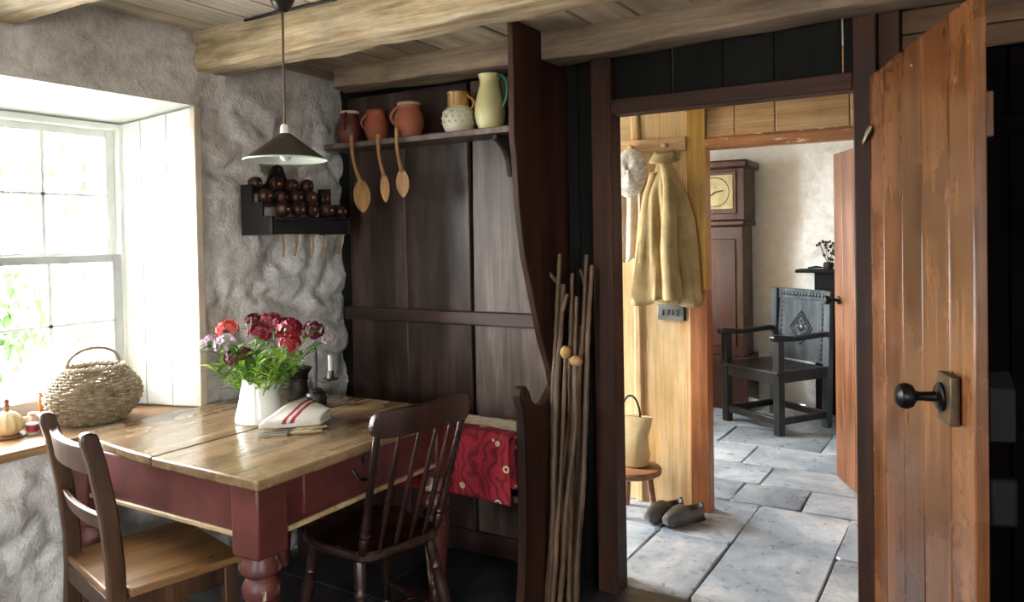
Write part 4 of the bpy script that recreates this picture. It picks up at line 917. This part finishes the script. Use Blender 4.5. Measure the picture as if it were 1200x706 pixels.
# ------------------------------------------------------------------ passage: coat rail, coat, cap, apron, plate, stool, bag, clogs
RL = thing('coat_rail', 'honey coloured wooden coat rail on the passage wall', 'coat rail', (-1.4, 3.80, 1.86)); o = RL.location
m = MB(o); m.box(-1.69, -1.247, 3.775, 3.794, 1.822, 1.895); mk('board', m, 'honey_x', RL, .004)
Ty = Matrix.Rotation(PI / 2, 3, 'X')
for x in (-1.52, -1.345): m = MB(o); m.lathe([(0, 0), (.011, 0), (.009, .03), (.014, .042), (.014, .052), (0, .056)], 12, (x, 3.775, 1.855), Ty); mk('peg', m, 'honey_x', RL)
CT = thing('coat', 'tan cloth coat hanging by its collar from the wooden rail', 'coat', (-1.345, 3.735, 1.07)); o = CT.location
def coat_body(u, v):     # u round, v down
    z = 1.80 - .74 * v; w_ = .03 + .052 * ss(0, .3, v) + .072 * v ** 1.3; dp = .028 + .025 * ss(0, .3, v) + .018 * v
    a = -PI * .5 + 2 * PI * u + .12; fold = 1 + (.20 * math.sin(a * 5 + 1.2 + v * 1.3) + .13 * math.sin(a * 9 + 2.1 - v * 2) + .05 * math.sin(a * 15 + v * 4)) * ss(.08, .5, v)
    x = -1.345 + .012 * v + w_ * math.cos(a) * fold * (1.0 if math.cos(a) > 0 else 1.0); y = 3.735 + dp * math.sin(a) * fold
    y = min(y, 3.788)
    if math.sin(a) < -.8: y += .016 * ss(.15, .6, v) * math.exp(-((math.cos(a) + .15) / .14) ** 2)
    return (x, y, z + .02 * math.sin(a * 3) * v)
m = MB(o); mk('body', m.grid(64, 26, coat_body), 'coat_cloth', CT, solid=.006, recalc=False, ang=75)
def lapel(u, v):
    a = -PI * .98 + PI * .96 * u; R = .045 + .035 * v; z = 1.83 - .055 * v - .02 * math.sin(PI * u); return (-1.345 + R * math.cos(a), 3.742 + R * .75 * math.sin(a), z)
m = MB(o); mk('collar', m.grid(20, 5, lapel), 'coat_cloth', CT, solid=.006, recalc=False, ang=75)
for sx, pts in ((-1, [(-1.385, 3.715, 1.72), (-1.42, 3.715, 1.60), (-1.442, 3.72, 1.45), (-1.455, 3.715, 1.30), (-1.47, 3.72, 1.16), (-1.475, 3.72, 1.095)]), (1, [(-1.325, 3.70, 1.76), (-1.295, 3.665, 1.64), (-1.285, 3.645, 1.48), (-1.292, 3.64, 1.34), (-1.285, 3.64, 1.2), (-1.275, 3.642, 1.085)])):
    P_ = [Vector(q) for q in pts]; m = MB(o); rings = []
    for i in range(21):
        t_ = i / 20 * (len(P_) - 1); k = min(int(t_), len(P_) - 2); c = P_[k].lerp(P_[k + 1], t_ - k); R = .030 + .018 * (i / 20); f_ = .12 * math.sin(i * .9)
        rings.append([(c.x + R * math.cos(a) * (1 + .1 * math.sin(3 * a + i * .4)), c.y + R * .75 * math.sin(a), c.z + .012 * math.sin(a + i) * .5) for a in [2 * PI * j / 16 for j in range(16)]])
    mk('sleeve', m.loft(rings), 'coat_cloth', CT, ang=75)
CP = thing('flat_cap', 'speckled oatmeal tweed flat cap hanging from the rail', 'cap', (-1.525, 3.735, 1.615)); 
m = MB(); n = 28; rings = []
for i in range(11):
    v_ = i / 10; a = PI * v_; rings.append([(math.sin(a) * .09 * math.cos(2 * PI * j / n) * (1 + .04 * math.sin(5 * 2 * PI * j / n)), -.032 * math.cos(a) * (1 + .12 * math.sin(3 * 2 * PI * j / n)), .115 + math.sin(a) * .122 * math.sin(2 * PI * j / n)) for j in range(n)])
mk('crown', m.loft(rings), 'cap_cloth', CP, ang=75)
m = MB(); m.grid(14, 4, lambda u, v: (-.06 + .12 * u, -.012 - .012 * math.sin(PI * u), .03 - .05 * v * math.sin(PI * (.1 + .8 * u)))); mk('peak', m, 'cap_cloth', CP, solid=.006, recalc=False)
m = MB(); m.ell((0, -.034, .118), (.007, .004, .007), 8, 6); mk('button', m, 'cap_cloth', CP)
AP = thing('hanging_apron', 'pale folded apron cloth hanging below the tweed cap', 'apron', (-1.525, 3.765, 1.27)); o = AP.location
m = MB(o); mk('cloth', m.grid(20, 14, lambda u, v: (-1.625 + .14 * u + .01 * v, 3.770 - .016 * abs(math.sin(u * 7 + v)) - .01 * v, 1.70 - .42 * v - .02 * math.sin(u * 5) * v)), 'apron_cloth', AP, solid=.005, recalc=False, ang=75)
m = MB(o); m.tube([(-1.53, 3.765, 1.69), (-1.525, 3.76, 1.78), (-1.52, 3.758, 1.858)], .004, 6); mk('tie', m, 'apron_cloth', AP)
PT = thing('number_plate', 'small grey metal plate reading 1712 under the coat', 'plate', (-1.335, 3.802, 1.003)); 
m = MB(); m.box(-.076, .060, -.012, .006, -.04, .038); mk('plate', m, 'plate_grey', PT, .002)
m = MB(); m.box(.062, .071, -.012, .006, -.04, .038); mk('edge_strip', m, 'iron', PT, .001)
fc = bpy.data.curves.new('digits', 'FONT'); fc.body = '1712'; fc.size = .042; fc.extrude = .001; fc.align_x = 'CENTER'; fc.align_y = 'CENTER'; fc.space_character = 1.25
ft = bpy.data.objects.new('digits_curve', fc); COL.objects.link(ft); bpy.context.view_layer.update(); fme = bpy.data.meshes.new_from_object(ft.evaluated_get(bpy.context.evaluated_depsgraph_get())); bpy.data.objects.remove(ft)
fo = bpy.data.objects.new('digits', fme); COL.objects.link(fo); fo.parent = PT; fme.materials.clear(); fme.materials.append(M['ink']); fo.location = (-.008, -.0135, -.002); fo.rotation_euler = (PI / 2, 0, 0)
SL = thing('milking_stool', 'low round wooden stool against the passage wall', 'stool', (-1.50, 3.63, 0))
m = MB(); m.lathe([(0, .198), (.135, .198), (.148, .206), (.15, .222), (.142, .232), (0, .232)], 32); mk('seat', m, 'stool_wood', SL)
for a in (.05, 2.2, 4.2): m = MB(); m.tube([(math.cos(a) * .09, math.sin(a) * .09, .2), (math.cos(a) * .118, math.sin(a) * .118, 0)], [.018, .015], 10); mk('leg', m, 'stool_wood', SL)
BG = thing('canvas_bag', 'cream leather bag with dark loop handle on the low stool', 'bag', (-1.515, 3.65, .2325)); m = MB(); rings = []
for z, w_, d_, cx in ((0, .07, .045, 0), (.01, .092, .055, 0), (.06, .10, .06, .005), (.11, .088, .055, .008), (.16, .082, .045, .012), (.21, .098, .035, .015), (.255, .112, .022, .01), (.25, .105, .014, .01), (.2, .085, .02, .012)):
    rings.append([(cx + w_ * math.copysign(abs(math.cos(a)) ** .6, math.cos(a)), d_ * math.sin(a), z) for a in [2 * PI * j / 28 for j in range(28)]])
mk('body', m.loft(rings), 'bag_cloth', BG)
m = MB(); m.tube([(-.045 + .0 , 0, .24)] + [(.005 - .05 * math.cos(PI * i / 14), 0, .25 + .105 * math.sin(PI * i / 14)) for i in range(15)] + [(.05, 0, .24)], .006, 8); mk('handle', m, 'cable_black', BG)
def clog(x, y, a, label):
    t = thing('clog', label, 'clog', (x, y, 0), a, 'pair of clogs'); m = MB(); rings = []; N = 20
    for i in range(N + 1):
        u = i / N; yy = -.125 + .25 * u; w_ = .045 * (math.sin(PI * min(.97, max(.05, u * .94 + .05))) ** .45); h = .085 - .025 * ss(.0, .5, abs(u - .35)) if u < .6 else .075
        h = .05 + .045 * math.sin(PI * min(1, u * .95 + .08)) if u < .55 else .088 - .01 * (u - .55); toe = .035 * max(0, 1 - u / .16)
        op = ss(.52, .62, u) * (1 - ss(.90, .96, u)); r = []
        for j in range(20):
            an = 2 * PI * j / 20; sx = math.cos(an); sz = math.sin(an); z = h * .5 + h * .5 * math.copysign(abs(sz) ** .7, sz)
            if sz > .55 and op > 0: z -= op * .05 * (sz - .55) / .45
            r.append((w_ * sx, yy, max(toe * .6, z)))
        rings.append(r)
    mk('shoe', m.loft(rings), 'clog', t, ang=60)
    m = MB(); m.box(-.032, .032, .05, .118, -.0, .012); mk('heel', m, 'black_oak', t, .003); return t
clog(-1.325, 3.61, math.radians(-22), 'grey wooden clog beside the stool leg, half hidden by its pair')
clog(-1.222, 3.60, math.radians(-26), 'grey wooden clog standing by the foot of the post')

# ------------------------------------------------------------------ far room: armchair, clock, fireplace
AC = thing('carved_armchair', 'black carved oak armchair with lozenge panel in the far room', 'armchair', (-1.26, 5.83, 0), math.radians(-33))
def acp(name, b, mat='black_oak', bevel=.004, parent=AC): m = MB(); m.box(*b); return mk(name, m, mat, parent, bevel)
for sx in (-1, 1):
    acp('front_leg', (sx * .26 - .028, sx * .26 + .028, -.268, -.212, 0, .655)); x = sx * .255
    m = MB(); m.hexa([(x - .028, .195, 0), (x + .028, .195, 0), (x + .028, .245, 0), (x - .028, .245, 0), (x - .028, .235, .975), (x + .028, .235, .975), (x + .028, .275, .975), (x - .028, .275, .975)]); mk('back_post', m, 'grey_oak', AC, .004)
    m = MB(); m.prism([(sx * .265 - .026, y, z) for y, z in ((-.31, .675), (-.30, .655), (-.1, .645), (.215, .655), (.215, .69), (-.1, .678), (-.27, .70), (-.305, .695))], (.052, 0, 0)); mk('arm', m, 'black_oak', AC, .008)
    acp('side_rail', (x - .018, x + .018, -.21, .2, .36, .418)); acp('side_stretcher', (x - .016, x + .016, -.21, .2, .07, .115))
acp('front_rail', (-.23, .23, -.262, -.226, .35, .418)); acp('front_stretcher', (-.23, .23, -.258, -.224, .07, .118)); acp('rear_rail', (-.225, .225, .2, .235, .36, .418)); acp('rear_stretcher', (-.225, .225, .2, .235, .07, .115))
acp('seat', (-.29, .29, -.285, .20, .419, .442)).data.materials[0] = M['black_oak']
bp_ = MB(); bp_.M = Matrix.Shear('XZ', 4, (0, 0)) if False else None
def bk(z): return .226 + .042 * (z - .44) / .535
m = MB(); m.hexa([(-.225, bk(.45) , .45), (.225, bk(.45), .45), (.225, bk(.45) + .016, .45), (-.225, bk(.45) + .016, .45), (-.225, bk(.94), .94), (.225, bk(.94), .94), (.225, bk(.94) + .016, .94), (-.225, bk(.94) + .016, .94)]); pn = mk('back_panel', m, 'grey_oak', AC)
m = MB(); m.hexa([(-.228, bk(.92) - .012, .90), (.228, bk(.92) - .012, .90), (.228, bk(.92) + .024, .90), (-.228, bk(.92) + .024, .90), (-.228, bk(.98) - .012, .978), (.228, bk(.98) - .012, .978), (.228, bk(.98) + .022, .978), (-.228, bk(.98) + .022, .978)]); cr = mk('crest', m, 'grey_oak', AC, .004)
m = MB()
for k in range(14): m.ell((-.2 + .4 * k / 13, bk(.94) - .013, .94), (.011, .008, .016), 8, 6)
mk('carving', m, 'black_oak', cr)
def lozenge(R, r, mat, name):
    m = MB(); z0 = .69; P_ = [(0, z0 + R * 1.2), (R, z0), (0, z0 - R * 1.2), (-R, z0), (0, z0 + R * 1.2)]; m.tube([(x, bk(z) - .002, z) for x, z in P_], r, 6); mk(name, m, mat, pn)
lozenge(.105, .006, 'black_oak', 'lozenge'); lozenge(.08, .005, 'black_oak', 'lozenge')
m = MB(); m.ell((0, bk(.69) - .003, .69), (.028, .008, .03), 12, 6)
for k in range(8): m.ell((.045 * math.cos(k * PI / 4), bk(.69) - .002, .69 + .05 * math.sin(k * PI / 4)), (.01, .006, .01), 8, 5)
mk('rosette', m, 'black_oak', pn)
for sx in (-1, 1):
    m = MB()
    for k in range(12): m.ell((sx * .196, bk(.48 + .036 * k) - .002, .48 + .036 * k), (.012, .006, .012), 8, 5)
    mk('border_carving', m, 'black_oak', pn)
CK = thing('longcase_clock', 'tall reddish brown longcase clock against the far wall', 'clock', (-1.77, 6.3, 0)); o = CK.location
def ckp(name, b, mat='clock_wood', bevel=.005, parent=CK): m = MB(o); m.box(*b); return mk(name, m, mat, parent, bevel)
ckp('base', (-1.99, -1.55, 6.14, 6.50, 0, .42)); ckp('trunk', (-1.955, -1.585, 6.18, 6.48, .4205, 1.46)); dk = ckp('trunk_door', (-1.90, -1.64, 6.168, 6.18, .50, 1.36), 'clock_wood', .006)
ckp('throat_moulding', (-1.985, -1.555, 6.13, 6.50, 1.4605, 1.51), bevel=.015); hd = ckp('hood', (-1.985, -1.56, 6.15, 6.49, 1.511, 1.92))
ckp('cornice', (-2.02, -1.525, 6.11, 6.51, 1.9205, 1.985), bevel=.018)
ckp('hood_frame', (-1.965, -1.62, 6.138, 6.15, 1.56, 1.90)); ckp('dial', (-1.94, -1.645, 6.132, 6.1375, 1.60, 1.87), 'dial', .002)
m = MB(o); m.tube([(-1.79 + .115 * math.cos(2 * PI * k / 40), 6.130, 1.735 + .115 * math.sin(2 * PI * k / 40)) for k in range(40)], .003, 5, closed=True); mk('chapter_ring', m, 'iron', CK)
m = MB(o); m.tube([(-1.79, 6.127, 1.735), (-1.72, 6.127, 1.745)], .004, 5); m.tube([(-1.79, 6.127, 1.735), (-1.83, 6.127, 1.70)], .005, 5); mk('hands', m, 'iron', CK)
MT = thing('fireplace_surround', 'black fireplace surround with thin mantelshelf in the far room', 'fireplace', (-.6, 6.35, 0)); o = MT.location
def mtp(name, b, mat='hearth_black', bevel=.004): m = MB(o); m.box(*b); return mk(name, m, mat, MT, bevel)
mtp('mantelshelf', (-1.20, .3, 6.22, 6.42, 1.09, 1.115)); mtp('jamb', (-1.07, -.86, 6.28, 6.415, 0, 1.089)); mtp('frieze', (-.859, -.05, 6.28, 6.415, .85, 1.089)); mtp('jamb', (-.049, .17, 6.28, 6.415, 0, 1.089)); mtp('fireback', (-.859, -.05, 6.38, 6.415, 0, .849))
mtp('panel_moulding', (-1.04, -.89, 6.268, 6.28, .86, 1.03))
VS = thing('mantel_sprig', 'dark dried leafy sprig in a small pot on the mantelshelf', 'sprig', (-.97, 6.31, 1.1155))
m = MB(); m.lathe([(0, 0), (.03, 0), (.04, .03), (.036, .05), (.03, .055), (0, .05)], 16); mk('pot', m, 'iron_rough', VS)
m = MB()
for k in range(26):
    a = random.uniform(0, 2 * PI); rr = random.uniform(.01, .09); m.ell((rr * math.cos(a), rr * math.sin(a) * .6, .06 + random.random() * .16), (.012, .008, .016), 6, 5, Euler((random.random() * 3, random.random() * 3, 0)).to_matrix())
mk('leaves', m, 'dark_leaf', VS)
m = MB()
for k in range(7):
    a = k * .9; m.tube([(0, 0, .03), (.04 * math.cos(a), .03 * math.sin(a), .12), (.07 * math.cos(a), .04 * math.sin(a), .2)], .002, 5)
mk('twigs', m, 'dark_leaf', VS)
m = MB(); m.tube([(-1.12, 6.32, 1.125), (-1.06, 6.31, 1.133), (-1.0, 6.33, 1.125)], [.006, .010, .005], 8); tag(mk('mantel_ornament', m, 'iron_rough', None), 'low dark metal ornament lying on the mantelshelf', 'ornament')
SD = thing('side_table', 'small round reddish side table beyond the passage post', 'table', (-1.93, 5.5, 0))
m = MB(); m.lathe([(0, .70), (.27, .70), (.285, .708), (.285, .722), (.275, .73), (0, .73)], 36); mk('top', m, 'side_table', SD)
m = MB(); m.lathe([(0, .02), (.03, .02), (.03, .1), (.045, .2), (.025, .3), (.03, .6), (.05, .7), (0, .7)], 18); mk('pillar', m, 'clock_wood', SD)
for a in (0.5, 2.6, 4.7): m = MB(); m.tube([(.03 * math.cos(a), .03 * math.sin(a), .16), (.14 * math.cos(a), .14 * math.sin(a), .1), (.24 * math.cos(a), .24 * math.sin(a), .018)], [.022, .018, .016], 8); mk('foot', m, 'clock_wood', SD)

# ------------------------------------------------------------------ garden outside
g = MB(); g.box(-40, 30, -30, 30, -.3, -.15); g = mk('ground_garden', g, 'gravel', None); g['kind'] = 'structure'
def leafmass(m, c, R, n, s):
    for _ in range(n):
        d = Vector((random.gauss(0, 1), random.gauss(0, 1), random.gauss(0, 1))).normalized() * random.random() ** .4; p = Vector(c) + Vector((d.x * R[0], d.y * R[1], d.z * R[2]))
        q = Euler((random.random() * 6, random.random() * 6, 0)).to_matrix(); i = [m.p(p + q @ Vector(v_)) for v_ in ((-s, 0, 0), (0, -s * .5, .1 * s), (s, 0, 0), (0, s * .5, .1 * s))]; m.f.append(i)
for name, label, x, y, h, R, n in (('garden_bush', 'leafy green bush close outside the window', -6.0, 2.72, .9, (.45, .4, .5), 380), ('garden_tree', 'slender garden tree with thin trunk beyond the window', -8.0, 4.35, 2.6, (1.2, 1.0, 1.0), 420), ('garden_tree', 'broad garden tree farther beyond the window', -12., 5.6, 3.6, (2., 1.7, 1.6), 600), ('garden_bush', 'low rounded bush under the slender garden tree', -8.6, 5.0, .6, (.7, .8, .6), 260)):
    t = thing(name, label, 'tree' if 'tree' in name else 'bush', (x, y, -.15))
    m = MB(); m.tube([(0, 0, 0), (.05, .03, h * .4), (-.03, .05, h * .8), (.02, 0, h + .3)], [.06, .05, .04, .01], 8); mk('trunk', m, 'bark', t)
    m = MB(); leafmass(m, (0, 0, h + .15), R, n, .06 if 'bush' in name else .09); mk('crown', m, 'garden_leaf', t, recalc=False, kind='stuff')
